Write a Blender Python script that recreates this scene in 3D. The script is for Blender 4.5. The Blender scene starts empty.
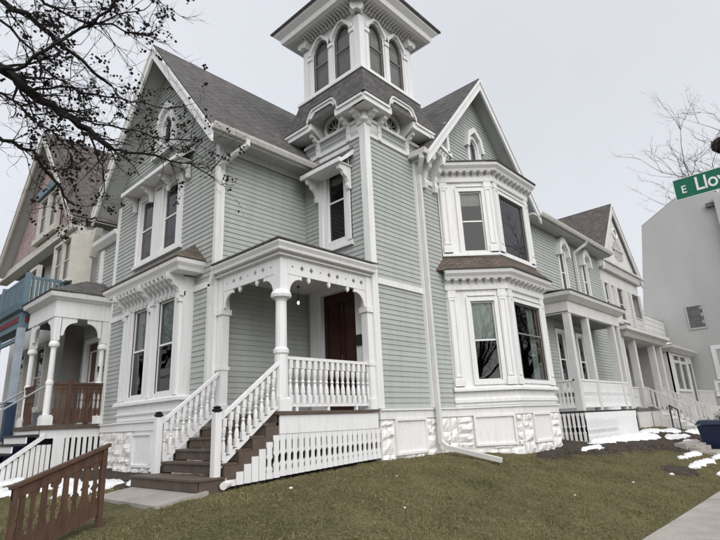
import bpy, bmesh, math, random
import numpy as np
from mathutils import Vector, Matrix
random.seed(7)
R = math.radians
scene = bpy.context.scene
C = scene.collection

# ------------------------------------------------------------------ camera
cam_d = bpy.data.cameras.new('camera'); cam = bpy.data.objects.new('camera', cam_d); C.objects.link(cam)
cam_d.sensor_width = 36.0; cam_d.lens = 25.98; cam_d.clip_start = 0.05; cam_d.clip_end = 1500
yaw, pitch, roll = R(42.674), R(16.371), R(-2.602)
_f = Vector((math.cos(pitch)*math.cos(yaw), math.cos(pitch)*math.sin(yaw), math.sin(pitch)))
_r = Vector((math.sin(yaw), -math.cos(yaw), 0)); _u = _r.cross(_f)
_r2 = math.cos(roll)*_r + math.sin(roll)*_u; _u2 = -math.sin(roll)*_r + math.cos(roll)*_u
cam.matrix_world = Matrix(((_r2.x, _u2.x, -_f.x, -8.063), (_r2.y, _u2.y, -_f.y, -7.092), (_r2.z, _u2.z, -_f.z, -0.243), (0, 0, 0, 1)))
scene.camera = cam

# ------------------------------------------------------------------ overcast sky and soft sun
SUN_EL, SUN_AZ = R(42), R(243)      # azimuth of the sun's place, counter-clockwise from +x
world = bpy.data.worlds.new('World'); scene.world = world; world.use_nodes = True
nt = world.node_tree; nt.nodes.clear()
wo = nt.nodes.new('ShaderNodeOutputWorld'); bg = nt.nodes.new('ShaderNodeBackground')
sky = nt.nodes.new('ShaderNodeTexSky'); sky.sky_type = 'NISHITA'; sky.sun_disc = False
sky.sun_elevation = SUN_EL; sky.sun_rotation = R(90) - SUN_AZ
sky.air_density = 1.0; sky.dust_density = 6.0; sky.ozone_density = 1.5
hs = nt.nodes.new('ShaderNodeMix'); hs.data_type = 'RGBA'      # closed cloud deck over the sky
hs.inputs['Factor'].default_value = 0.93
hs.inputs['B'].default_value = (4.02, 4.12, 4.36, 1)
cn = nt.nodes.new('ShaderNodeTexNoise'); cn.inputs['Scale'].default_value = 1.6; cn.inputs['Detail'].default_value = 4
cr = nt.nodes.new('ShaderNodeMapRange'); cr.inputs['From Min'].default_value = 0.3; cr.inputs['From Max'].default_value = 0.7
cr.inputs['To Min'].default_value = 0.94; cr.inputs['To Max'].default_value = 1.05
vm = nt.nodes.new('ShaderNodeVectorMath'); vm.operation = 'SCALE'
tcw = nt.nodes.new('ShaderNodeTexCoord'); nt.links.new(tcw.outputs['Generated'], cn.inputs['Vector'])
nt.links.new(cn.outputs['Fac'], cr.inputs['Value'])
nt.links.new(sky.outputs['Color'], hs.inputs['A']); nt.links.new(hs.outputs['Result'], vm.inputs[0]); nt.links.new(cr.outputs['Result'], vm.inputs['Scale'])
nt.links.new(vm.outputs['Vector'], bg.inputs['Color'])
bg.inputs['Strength'].default_value = 0.10
nt.links.new(bg.outputs[0], wo.inputs[0])
sun_d = bpy.data.lights.new('sun', 'SUN'); sun_d.energy = 1.5; sun_d.angle = R(80); sun_d.color = (1, .985, .96)
sun = bpy.data.objects.new('sun', sun_d); C.objects.link(sun)
sd = Vector((math.cos(SUN_EL)*math.cos(SUN_AZ), math.cos(SUN_EL)*math.sin(SUN_AZ), math.sin(SUN_EL)))
sun.rotation_euler = sd.to_track_quat('Z', 'Y').to_euler()
vs = scene.view_settings; vs.view_transform = 'Standard'; vs.look = 'None'; vs.gamma = 1; vs.exposure = 1.0
vs.use_curve_mapping = False
scene.render.engine = 'CYCLES'

# ------------------------------------------------------------------ materials
def mat(name, col, rough=.6, var=.12, scale=3, col2=None, bump=0, bscale=30, spec=.4, streak=0, metal=0, island=0, lo=.36, hi=.7, fine=None):
    m = bpy.data.materials.new(name); m.use_nodes = True; n = m.node_tree; L = n.links
    b = n.nodes['Principled BSDF']; b.inputs['Roughness'].default_value = rough
    b.inputs['Specular IOR Level'].default_value = spec; b.inputs['Metallic'].default_value = metal
    tc = n.nodes.new('ShaderNodeTexCoord')
    geo = n.nodes.new('ShaderNodeNewGeometry')
    ns = n.nodes.new('ShaderNodeTexNoise'); ns.inputs['Scale'].default_value = scale; ns.inputs['Detail'].default_value = 6; ns.inputs['Roughness'].default_value = .65
    src = geo.outputs['Position']
    if streak:
        mp = n.nodes.new('ShaderNodeMapping'); mp.inputs['Scale'].default_value = (streak, streak, .35)
        L.new(src, mp.inputs['Vector']); L.new(mp.outputs[0], ns.inputs['Vector'])
    else: L.new(src, ns.inputs['Vector'])
    mx = n.nodes.new('ShaderNodeMix'); mx.data_type = 'RGBA'
    c2 = col2 or tuple(c*(1-2.2*var) for c in col)
    mr = n.nodes.new('ShaderNodeMapRange'); mr.inputs['From Min'].default_value = lo; mr.inputs['From Max'].default_value = hi
    L.new(ns.outputs['Fac'], mr.inputs['Value']); L.new(mr.outputs[0], mx.inputs['Factor'])
    mx.inputs['A'].default_value = (*col, 1); mx.inputs['B'].default_value = (*c2, 1)
    if island:      # every board or blade a slightly different tone
        ir = n.nodes.new('ShaderNodeMapRange'); ir.inputs['To Min'].default_value = 1-island; ir.inputs['To Max'].default_value = 1+island
        L.new(geo.outputs['Random Per Island'], ir.inputs['Value']); sc = n.nodes.new('ShaderNodeVectorMath'); sc.operation = 'SCALE'
        L.new(mx.outputs['Result'], sc.inputs[0]); L.new(ir.outputs[0], sc.inputs['Scale']); L.new(sc.outputs[0], b.inputs['Base Color'])
    else: L.new(mx.outputs['Result'], b.inputs['Base Color'])
    if fine:        # small-scale speckle
        fs_, fa = fine; fn = n.nodes.new('ShaderNodeTexNoise'); fn.inputs['Scale'].default_value = fs_; fn.inputs['Detail'].default_value = 4; fn.inputs['Roughness'].default_value = .7; L.new(src, fn.inputs['Vector'])
        fr_ = n.nodes.new('ShaderNodeMapRange'); fr_.inputs['From Min'].default_value = .33; fr_.inputs['From Max'].default_value = .67; fr_.inputs['To Min'].default_value = 1-fa; fr_.inputs['To Max'].default_value = 1+fa
        L.new(fn.outputs['Fac'], fr_.inputs['Value']); fv = n.nodes.new('ShaderNodeVectorMath'); fv.operation = 'SCALE'
        L.new(b.inputs['Base Color'].links[0].from_socket, fv.inputs[0]); L.new(fr_.outputs[0], fv.inputs['Scale']); L.new(fv.outputs[0], b.inputs['Base Color'])
    if bump:
        n2 = n.nodes.new('ShaderNodeTexNoise'); n2.inputs['Scale'].default_value = bscale; n2.inputs['Detail'].default_value = 5
        L.new(src, n2.inputs['Vector'])
        bp = n.nodes.new('ShaderNodeBump'); bp.inputs['Strength'].default_value = bump; bp.inputs['Distance'].default_value = .02
        L.new(n2.outputs['Fac'], bp.inputs['Height']); L.new(bp.outputs[0], b.inputs['Normal'])
    return m
def shingle_mat(name, c1, c2, mortar, w=.3, h=.14):
    m = bpy.data.materials.new(name); m.use_nodes = True; n = m.node_tree; L = n.links
    b = n.nodes['Principled BSDF']; b.inputs['Roughness'].default_value = .95; b.inputs['Specular IOR Level'].default_value = .15
    uv = n.nodes.new('ShaderNodeUVMap')
    br = n.nodes.new('ShaderNodeTexBrick'); br.offset = .5
    br.inputs['Scale'].default_value = 1; br.inputs['Brick Width'].default_value = w; br.inputs['Row Height'].default_value = h
    br.inputs['Mortar Size'].default_value = .012; br.inputs['Mortar Smooth'].default_value = .3; br.inputs['Bias'].default_value = 0
    br.inputs['Color1'].default_value = (*c1, 1); br.inputs['Color2'].default_value = (*c2, 1); br.inputs['Mortar'].default_value = (*mortar, 1)
    L.new(uv.outputs[0], br.inputs['Vector'])
    ns = n.nodes.new('ShaderNodeTexNoise'); ns.inputs['Scale'].default_value = 3.5; ns.inputs['Detail'].default_value = 8; ns.inputs['Roughness'].default_value = .75
    L.new(uv.outputs[0], ns.inputs['Vector'])
    mr = n.nodes.new('ShaderNodeMapRange'); mr.inputs['From Min'].default_value = .3; mr.inputs['From Max'].default_value = .7; mr.inputs['To Min'].default_value = .6; mr.inputs['To Max'].default_value = 1.35
    L.new(ns.outputs['Fac'], mr.inputs['Value'])
    v = n.nodes.new('ShaderNodeVectorMath'); v.operation = 'SCALE'
    L.new(br.outputs['Color'], v.inputs[0]); L.new(mr.outputs[0], v.inputs['Scale']); L.new(v.outputs[0], b.inputs['Base Color'])
    bp = n.nodes.new('ShaderNodeBump'); bp.inputs['Strength'].default_value = .7; bp.inputs['Distance'].default_value = .015; bp.invert = True
    L.new(br.outputs['Fac'], bp.inputs['Height']); L.new(bp.outputs[0], b.inputs['Normal'])
    return m
def glass_mat(name, tint=(.68, .71, .71), ior=1.5):
    m = bpy.data.materials.new(name); m.use_nodes = True; n = m.node_tree; L = n.links; n.nodes.clear()
    o = n.nodes.new('ShaderNodeOutputMaterial'); mx = n.nodes.new('ShaderNodeMixShader')
    t = n.nodes.new('ShaderNodeBsdfTransparent'); t.inputs[0].default_value = (*tint, 1)
    g = n.nodes.new('ShaderNodeBsdfGlossy'); g.inputs['Roughness'].default_value = .015; g.inputs['Color'].default_value = (.95, .95, .95, 1)
    fr = n.nodes.new('ShaderNodeFresnel'); fr.inputs['IOR'].default_value = ior
    ns = n.nodes.new('ShaderNodeTexNoise'); ns.inputs['Scale'].default_value = 1.7; ns.inputs['Detail'].default_value = 1
    geo = n.nodes.new('ShaderNodeNewGeometry'); L.new(geo.outputs['Position'], ns.inputs['Vector'])
    bp = n.nodes.new('ShaderNodeBump'); bp.inputs['Strength'].default_value = .13; bp.inputs['Distance'].default_value = .02
    L.new(ns.outputs['Fac'], bp.inputs['Height']); L.new(bp.outputs[0], g.inputs['Normal'])
    L.new(fr.outputs[0], mx.inputs['Fac']); L.new(t.outputs[0], mx.inputs[1]); L.new(g.outputs[0], mx.inputs[2]); L.new(mx.outputs[0], o.inputs[0])
    return m
def emit_mat(name, col, s):
    m = bpy.data.materials.new(name); m.use_nodes = True; n = m.node_tree
    b = n.nodes['Principled BSDF']; b.inputs['Emission Color'].default_value = (*col, 1); b.inputs['Emission Strength'].default_value = s
    return m
M = dict(
    siding=mat('sage grey paint', (.388, .412, .394), .6, .05, 1.6, col2=(.328, .35, .334), streak=2.6, island=.045, lo=.42, hi=.78),
    white=mat('white trim paint', (.74, .745, .75), .5, .045, 3.5, col2=(.62, .61, .59), bump=.06, bscale=60, streak=4, lo=.46, hi=.82),
    dirty=mat('weathered white paint', (.74, .74, .735), .65, .1, 6, col2=(.60, .585, .56), bump=.25, bscale=25, lo=.5, hi=.8, streak=3),
    stone=mat('painted rubble stone', (.78, .775, .76), .8, .1, 11, col2=(.60, .58, .55), bump=.7, bscale=34, island=.06, lo=.45, hi=.75),
    roof=shingle_mat('grey asphalt shingle', (.102, .100, .099), (.138, .133, .130), (.064, .062, .062), .24, .115),
    broof=shingle_mat('brown asphalt shingle', (.112, .091, .078), (.14, .113, .096), (.082, .065, .055), .2, .085),
    nroof=shingle_mat('brown grey shingle', (.10, .09, .085), (.125, .11, .105), (.065, .058, .055)),
    fish=shingle_mat('pink wall shingle', (.40, .31, .297), (.43, .335, .32), (.32, .245, .235), .13, .10),
    whiteshingle=shingle_mat('white wall shingle', (.62, .62, .60), (.68, .68, .66), (.36, .36, .36), .5, .3),
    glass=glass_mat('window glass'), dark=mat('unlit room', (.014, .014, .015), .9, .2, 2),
    curtain=mat('sheer curtain', (.60, .66, .61), .9, .15, 6, streak=9), sashd=mat('weathered sash and dimmed wall', (.20, .19, .18), .7, .1, 5), blind=mat('pale window blind', (.56, .53, .49), .9, .1, 4),
    brown=mat('brown stained wood', (.10, .05, .03), .6, .25, 6, bump=.2, bscale=40, streak=3),
    steps=mat('dark brown painted boards', (.078, .056, .042), .6, .2, 5, col2=(.115, .09, .07), bump=.2, bscale=30),
    door=mat('mahogany door', (.05, .014, .009), .35, .3, 3), black=mat('black metal', (.02, .02, .02), .45, .1),
    grass=mat('dormant lawn', (.135, .118, .062), .95, .3, 1.1, col2=(.075, .07, .035), bump=1.0, bscale=70, spec=.1, fine=(26, .55)),
    blade=mat('grass blades', (.225, .192, .098), .8, .3, .8, col2=(.105, .11, .05), spec=.15, island=.4),
    soil=mat('wet mulch', (.055, .04, .03), .95, .3, 3, bump=1, bscale=40, fine=(22, .7)), snow=mat('old snow', (.78, .80, .82), .7, .06, 6, col2=(.50, .49, .47), bump=.9, bscale=24, lo=.45, hi=.75, fine=(16, .14)),
    concrete=mat('worn concrete', (.36, .335, .305), .9, .12, 2, bump=.3, bscale=60, fine=(40, .16)), asphalt=mat('asphalt', (.05, .05, .052), .9, .2, 8, bump=.4, bscale=80),
    bark=mat('dark wet bark', (.030, .026, .025), .9, .3, 12, bump=.6, bscale=50), fruit=mat('dried crabapple fruit', (.028, .016, .015), .8, .3, 40),
    twig=mat('grey twigs', (.15, .13, .125), .9, .2, 8), greybark=mat('grey bark', (.10, .09, .085), .9, .3, 12),
    pvc=mat('downspout enamel', (.66, .66, .64), .45, .06, 3), gutter=mat('gutter enamel', (.60, .59, .565), .45, .1, 4, streak=2),
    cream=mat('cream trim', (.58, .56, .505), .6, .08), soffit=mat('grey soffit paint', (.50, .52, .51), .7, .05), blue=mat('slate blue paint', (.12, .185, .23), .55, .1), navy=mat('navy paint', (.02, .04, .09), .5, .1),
    red=mat('red ornament paint', (.17, .03, .03), .5, .1), paleblue=mat('pale blue paint', (.36, .42, .48), .55, .1), neigh=mat('off white siding', (.60, .60, .585), .6, .06, 2), neigh2=mat('warm white trim', (.65, .645, .625), .6, .07, 2),
    grey=mat('grey rendered wall', (.45, .45, .448), .9, .08, .5, col2=(.385, .387, .388), bump=.15, bscale=8, streak=.8), greydark=mat('dark cement patch', (.145, .145, .145), .9, .2, 5, bump=.5, bscale=12),
    signgreen=mat('green sign sheeting', (.0, .135, .075), .35, .05), signwhite=mat('white sign sheeting', (.85, .85, .85), .4, .03), steel=mat('galvanised steel', (.4, .4, .4), .4, .1, metal=.8),
    bin=mat('blue bin plastic', (.008, .017, .05), .4, .1), leaf=mat('dead leaves', (.15, .09, .05), .9, .3, 30, island=.5), shrub=mat('brown shrub', (.035, .03, .02), .9, .3, 20),
    lamp=emit_mat('lit bulb', (1, .93, .8), 4), gold=mat('yellow wood frame', (.20, .135, .06), .6, .1), stick=mat('bare wood', (.4, .3, .2), .7, .1))

# ------------------------------------------------------------------ mesh helpers
class Frame:
    """A wall plane: u runs to the right as seen from outside, d is outward, z is up."""
    def __init__(s, ox, oy, deg):
        a = R(deg); s.o = (ox, oy); s.x = (math.cos(a), math.sin(a)); s.n = (math.sin(a), -math.cos(a)); s.deg = deg
    def p(s, u, z, d=0): return (s.o[0]+u*s.x[0]+d*s.n[0], s.o[1]+u*s.x[1]+d*s.n[1], z)
def area2(poly): return sum(poly[i][0]*poly[(i+1) % len(poly)][1]-poly[(i+1) % len(poly)][0]*poly[i][1] for i in range(len(poly)))
def offset_poly(poly, w):
    """Offset a closed (u,z) polygon outward by w with mitred corners."""
    s = 1 if area2(poly) > 0 else -1; n = len(poly); out = []
    for i in range(n):
        a, b, c = poly[i-1], poly[i], poly[(i+1) % n]
        d1 = Vector((b[0]-a[0], b[1]-a[1])).normalized(); d2 = Vector((c[0]-b[0], c[1]-b[1])).normalized()
        n1 = Vector((d1.y, -d1.x))*s; n2 = Vector((d2.y, -d2.x))*s
        k = w/max(.25, 1+n1.dot(n2)); out.append((b[0]+(n1.x+n2.x)*k, b[1]+(n1.y+n2.y)*k))
    return out
def clip_z(poly, z, above):
    out = []; n = len(poly)
    for i in range(n):
        a, b = poly[i], poly[(i+1) % n]; ia = (a[1] >= z) == above; ib = (b[1] >= z) == above
        if ia: out.append(a)
        if ia != ib:
            t = (z-a[1])/(b[1]-a[1]); out.append((a[0]+t*(b[0]-a[0]), z))
    return out
def rect(u0, u1, z0, z1): return [(u0, z0), (u1, z0), (u1, z1), (u0, z1)]
def arched(u0, u1, z0, zs, zp):
    w = u1-u0; um = (u0+u1)/2; h = zp-zs
    return [(u0, z0), (u1, z0), (u1, zs), (u1-.09*w, zs+.45*h), (u1-.27*w, zs+.8*h), (um, zp), (u0+.27*w, zs+.8*h), (u0+.09*w, zs+.45*h), (u0, zs)]
class MB:
    def __init__(s): s.v = []; s.f = []
    def add(s, pts, faces):
        b = len(s.v); s.v += [tuple(p) for p in pts]; s.f += [[i+b for i in f] for f in faces]; return s
    def face(s, pts): return s.add(pts, [list(range(len(pts)))])
    def hexa(s, p): return s.add(p, [(0, 1, 2, 3), (4, 5, 6, 7), (0, 1, 5, 4), (1, 2, 6, 5), (2, 3, 7, 6), (3, 0, 4, 7)])
    def box(s, x0, x1, y0, y1, z0, z1): return s.hexa([(x0, y0, z0), (x1, y0, z0), (x1, y1, z0), (x0, y1, z0), (x0, y0, z1), (x1, y0, z1), (x1, y1, z1), (x0, y1, z1)])
    def fbox(s, F, u0, u1, z0, z1, d0, d1):
        return s.hexa([F.p(u0, z0, d0), F.p(u1, z0, d0), F.p(u1, z0, d1), F.p(u0, z0, d1), F.p(u0, z1, d0), F.p(u1, z1, d0), F.p(u1, z1, d1), F.p(u0, z1, d1)])
    def extr(s, poly, vec):
        n = len(poly); q = [tuple(a+b for a, b in zip(p, vec)) for p in poly]
        return s.add(list(poly)+q, [list(range(n)), list(range(n, 2*n))]+[(i, (i+1) % n, n+(i+1) % n, n+i) for i in range(n)])
    def prism(s, F, poly, d0, d1): return s.extr([F.p(u, z, d0) for u, z in poly], tuple((d1-d0)*c for c in F.n)+(0,))
    def ring(s, F, outer, inner, d0, d1, closed=True):
        n = len(outer); P = [F.p(u, z, d) for d in (d0, d1) for pl in (outer, inner) for u, z in pl]
        fs = []
        if not closed: fs += [(0, n, 3*n, 2*n), (n-1, 2*n-1, 4*n-1, 3*n-1)]
        for i in range(n if closed else n-1):
            j = (i+1) % n; o0, i0, o1, i1 = 0, n, 2*n, 3*n
            fs += [(o0+i, o0+j, i0+j, i0+i), (o1+i, o1+j, i1+j, i1+i), (o0+i, o0+j, o1+j, o1+i), (i0+i, i0+j, i1+j, i1+i)]
        return s.add(P, fs)
    def mold(s, pts, prof, closed=False):
        """Sweep a (d,z) profile along a level path, mitred; outward is to the right of travel."""
        n = len(pts); rows = []
        for i in range(n):
            a = pts[i-1] if (i or closed) else None; c = pts[(i+1) % n] if (i < n-1 or closed) else None; b = pts[i]
            ds = []
            if a: ds.append(Vector((b[0]-a[0], b[1]-a[1])).normalized())
            if c: ds.append(Vector((c[0]-b[0], c[1]-b[1])).normalized())
            ns = [Vector((d.y, -d.x)) for d in ds]
            nn = ns[0] if len(ns) == 1 else (ns[0]+ns[1])/(1+ns[0].dot(ns[1]))
            rows.append([(b[0]+nn.x*d, b[1]+nn.y*d, z) for d, z in prof])
        k = len(prof); P = [p for r in rows for p in r]; fs = []
        for i in range(n if closed else n-1):
            i2 = (i+1) % n
            for j in range(k): fs.append((i*k+j, i*k+(j+1) % k, i2*k+(j+1) % k, i2*k+j))
        if not closed: fs += [list(range(k)), list(range((n-1)*k, n*k))]
        return s.add(P, fs)
    def tube(s, pts, rad, n=6, caps=True):
        k = len(pts); rad = rad if isinstance(rad, (list, tuple)) else [rad]*k; P = []; fs = []
        ref = Vector((.3, .2, .93))
        for i in range(k):
            t = (Vector(pts[min(i+1, k-1)])-Vector(pts[max(i-1, 0)])).normalized()
            a = t.cross(ref)
            if a.length < .1: a = t.cross(Vector((1, 0, 0)))
            a.normalize(); b = t.cross(a)
            for j in range(n):
                w = 2*math.pi*j/n; P.append(Vector(pts[i])+(a*math.cos(w)+b*math.sin(w))*rad[i])
        for i in range(k-1):
            for j in range(n): fs.append((i*n+j, i*n+(j+1) % n, (i+1)*n+(j+1) % n, (i+1)*n+j))
        if caps and n > 2: fs += [list(range(n)), list(range((k-1)*n, k*n))]
        return s.add(P, fs)
    def lathe(s, cx, cy, prof, n=10):
        P = []; fs = []; k = len(prof)
        for r, z in prof:
            for j in range(n): P.append((cx+r*math.cos(2*math.pi*(j+.5)/n), cy+r*math.sin(2*math.pi*(j+.5)/n), z))
        for i in range(k-1):
            for j in range(n): fs.append((i*n+j, i*n+(j+1) % n, (i+1)*n+(j+1) % n, (i+1)*n+j))
        return s.add(P, fs+[list(range(n)), list(range((k-1)*n, k*n))])
    def bar(s, a, b, w, h):
        """Rectangular bar between two points, w across (level), h upright."""
        a, b = Vector(a), Vector(b); t = (b-a).normalized(); x = t.cross(Vector((0, 0, 1))).normalized()*w/2; z = Vector((0, 0, h/2))
        return s.hexa([a-x-z, a+x-z, b+x-z, b-x-z, a-x+z, a+x+z, b+x+z, b-x+z])
    def slab(s, poly, t):
        a, b, c = (Vector(p) for p in poly[:3]); n = (b-a).cross(c-a).normalized()
        if n.z < 0: n = -n
        return s.extr([tuple(p) for p in poly], tuple(-n*t))
    def mesh(s, name, m, uv=False, smooth=False, keep=False):
        me = bpy.data.meshes.new(name); me.from_pydata(s.v, [], s.f); me.materials.append(m)
        bm = bmesh.new(); bm.from_mesh(me)
        if not keep: bmesh.ops.recalc_face_normals(bm, faces=bm.faces)
        if uv:
            ul = bm.loops.layers.uv.new('UVMap')
            for f in bm.faces:
                n = f.normal; h = Vector((-n.y, n.x, 0))
                h = h.normalized() if h.length > 1e-3 else Vector((1, 0, 0)); v = n.cross(h)
                for l in f.loops: l[ul].uv = (l.vert.co.dot(h), l.vert.co.dot(v))
        bm.to_mesh(me); bm.free()
        if smooth:
            for p in me.polygons: p.use_smooth = True
        me.update(); return me
    def build(s, name, m, parent=None, uv=False, smooth=False, kind=None, label=None, keep=False):
        return put(s.mesh(name, M[m], uv, smooth, keep), name, parent, kind=kind, label=label)
ROOT = {}
def put(me, name, parent=None, loc=(0, 0, 0), rz=0, kind=None, label=None):
    o = bpy.data.objects.new(name, me); C.objects.link(o); o.location = loc
    if rz: o.rotation_euler = (0, 0, rz)
    if parent:
        o.parent = parent
        if parent.name in ROOT: o.matrix_parent_inverse = Matrix.Translation(-Vector(ROOT[parent.name]))
    if kind: o['kind'] = kind
    if label: o['label'] = label
    return o
def thing(name, label, cat, loc, group=None):
    o = bpy.data.objects.new(name, None); C.objects.link(o); o.location = loc; o.empty_display_size = .2
    o['label'] = label; o['category'] = cat
    if group: o['group'] = group
    ROOT[o.name] = loc; return o
def tag(o, label, cat, group=None, kind=None):
    o['label'] = label; o['category'] = cat
    if group: o['group'] = group
    if kind: o['kind'] = kind
    return o
def structure(o, label=None):
    o['kind'] = 'structure'
    if label: o['label'] = label
    return o

EXP = .11
def siding(F, lo, hi, z0, z1, holes, parent, m='siding', exp=EXP, name='siding'):
    """Lapped clapboards: every course a real sloping board; lo/hi are numbers or functions of z."""
    mb = MB(); z = z0; fl = lo if callable(lo) else (lambda q: lo); fh = hi if callable(hi) else (lambda q: hi)
    while z < z1-.004:
        t = min(z+exp, z1); zm = (z+t)/2
        segs = [(fl(zm), fh(zm))]
        for (a, b, c, d) in holes:
            if c < zm < d:
                ns = []
                for p, q in segs:
                    if b <= p or a >= q: ns.append((p, q)); continue
                    if a > p: ns.append((p, a))
                    if b < q: ns.append((b, q))
                segs = ns
        cuts = []
        for p, q in segs:
            while q-p > 4.2:
                m_ = p+random.uniform(1.6, 3.8); cuts.append((p, m_-.0015)); p = m_+.0015
            cuts.append((p, q))
        for p, q in cuts:
            if q-p < .01: continue
            k = random.uniform(-.0015, .0015)
            mb.add([F.p(p, z, .021+k), F.p(q, z, .021+k), F.p(q, t+.004, .006), F.p(p, t+.004, .006), F.p(p, z, 0), F.p(q, z, 0)], [(0, 1, 2, 3), (4, 5, 1, 0)])
        z = t
    return mb.build(name, m, parent, kind='stuff')

def window(F, poly, parent, casing=.11, out=.04, rail=None, sill=True, shade=None, shade_frac=.45, frame='white', name='window', split=None, rec=0, depth=.9, curtain=None, sashm=None, label=None):
    """One window: casing > sash, panes, sill, blind or curtain and the dark room behind."""
    us = [p[0] for p in poly]; zs = [p[1] for p in poly]; u0, u1, z0, z1 = min(us), max(us), min(zs), max(zs)
    mb = MB(); mb.ring(F, offset_poly(poly, casing), poly, -.10, out)
    w = mb.build(name, frame, parent, label=label)
    ins = offset_poly(poly, -.036)
    sb = MB(); sb.ring(F, offset_poly(poly, .004), ins, -.06, -.022)
    if rail: sb.fbox(F, u0+.045, u1-.045, rail-.02, rail+.02, -.058, -.018)
    if split:
        for q in split: sb.fbox(F, q-.02, q+.02, z0+.045, z1-.045, -.068, -.034)
    sb.build('sash', sashm or frame, w)
    pieces = [clip_z(poly, rail, False), clip_z(poly, rail, True)] if rail else [poly]
    for i, pc in enumerate(pieces):
        MB().face([F.p(u, z, -.038-.006*i) for u, z in (pc if area2(pc) > 0 else pc[::-1])]).build('pane', 'glass', w, keep=True)
    if sill: MB().fbox(F, u0-casing-.03, u1+casing+.03, z0-casing-.03, z0-casing+.025, -.02, out+.05).build('sill', frame, w)
    if shade:
        zc = z1-(z1-z0)*shade_frac; pl = clip_z(poly, zc, True)
        MB().face([F.p(u, z, -.11) for u, z in pl]).build('window_shade', shade, w)
    if curtain:
        n = 16
        for (a, b) in ((u0, u0+(u1-u0)*curtain), (u1-(u1-u0)*curtain, u1)):
            cb = MB(); pts = [(a+(b-a)*i/n, -.15+.02*math.sin(i*1.9)) for i in range(n+1)]
            for i in range(n): cb.face([F.p(pts[i][0], z0, pts[i][1]), F.p(pts[i+1][0], z0, pts[i+1][1]), F.p(pts[i+1][0], z1, pts[i+1][1]), F.p(pts[i][0], z1, pts[i][1])])
            cb.build('curtain', 'curtain', w)
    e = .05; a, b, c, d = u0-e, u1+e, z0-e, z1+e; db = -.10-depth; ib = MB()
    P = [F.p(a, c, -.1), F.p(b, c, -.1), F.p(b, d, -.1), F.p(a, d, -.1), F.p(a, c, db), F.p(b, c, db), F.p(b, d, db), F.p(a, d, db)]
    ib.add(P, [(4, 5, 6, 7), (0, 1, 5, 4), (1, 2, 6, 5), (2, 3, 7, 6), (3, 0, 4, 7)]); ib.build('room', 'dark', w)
    return w
def bracket_mesh(key, w, d, h, m='white'):
    """Scroll-sawn console: full depth at the top, curling back to the wall below."""
    prof = [(0, 0), (0, -h), (.22*d, -h), (.30*d, -.86*h), (.22*d, -.72*h), (.34*d, -.52*h), (.62*d, -.42*h), (.70*d, -.28*h), (.95*d, -.24*h), (d, -.12*h), (d, 0)]
    mb = MB(); mb.extr([(-w/2, -a, z) for a, z in prof], (w, 0, 0)); return mb.mesh(key, M[m])
def fplace(me, F, u, z, d, name, parent, label=None):
    return put(me, name, parent, F.p(u, z, d), R(F.deg), label=label)

# ------------------------------------------------------------------ ground heights
XW, YN, YF, S = -2.482, 2.124, 7.373, 2.06
YR = -.043
def lerp(x, t):
    if x <= t[0][0]: return t[0][1]
    for (a, b), (c, d) in zip(t, t[1:]):
        if x <= c: return b+(d-b)*(x-a)/(c-a)
    return t[-1][1]
GX = [(-7.0, -1.85), (-6.3, -1.70), (-5.2, -1.34), (-4.3, -1.15), (-3.2, -1.10), (-2, -1.05), (0, -.97), (4, -.95)]
GY = [(-4.6, -1.85), (-4.2, -1.79), (-3, -1.52), (-1.14, -1.10), (0, -.95), (2, -.93)]
GP = [(-4.6, -1.85), (-3.4, -1.6), (-2.0, -1.25), (-1.0, -1.08), (0, -.98)]
def gz(x, y):
    a, b = lerp(x, GX), lerp(y, GY); k = .08
    h = max(k-abs(a-b), 0)/k
    z = min(a, b)-h*h*h*k/6
    return max(z, -1.85)

# ------------------------------------------------------------------ the main house
H = thing('victorian_house', 'large sage grey clapboard Victorian house with white trim and a square corner tower', 'house', (0, 0, -.97))
FR, FL = Frame(0, 0, 0), Frame(0, 0, -90)
FW, FS = Frame(XW, 0, -90), Frame(0, YN, 0)
FG = Frame(0, YR, 0)
BX0, BD, BW = 2.673, 1.095, 2.04
B0, B1, B2, B3 = (BX0, YR), (BX0+BD, YR-BD), (BX0+BD+BW, YR-BD), (BX0+2*BD+BW, YR)
FB1, FB2, FB3 = Frame(*B0, -45), Frame(B1[0], B1[1], 0), Frame(*B2, 45)
LB = BD*2**.5
XE, YE = 14.6, 9.6             # far ends of the side wall and of the recessed left block
REAVE = 6.30                   # eave of the side wings

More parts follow.
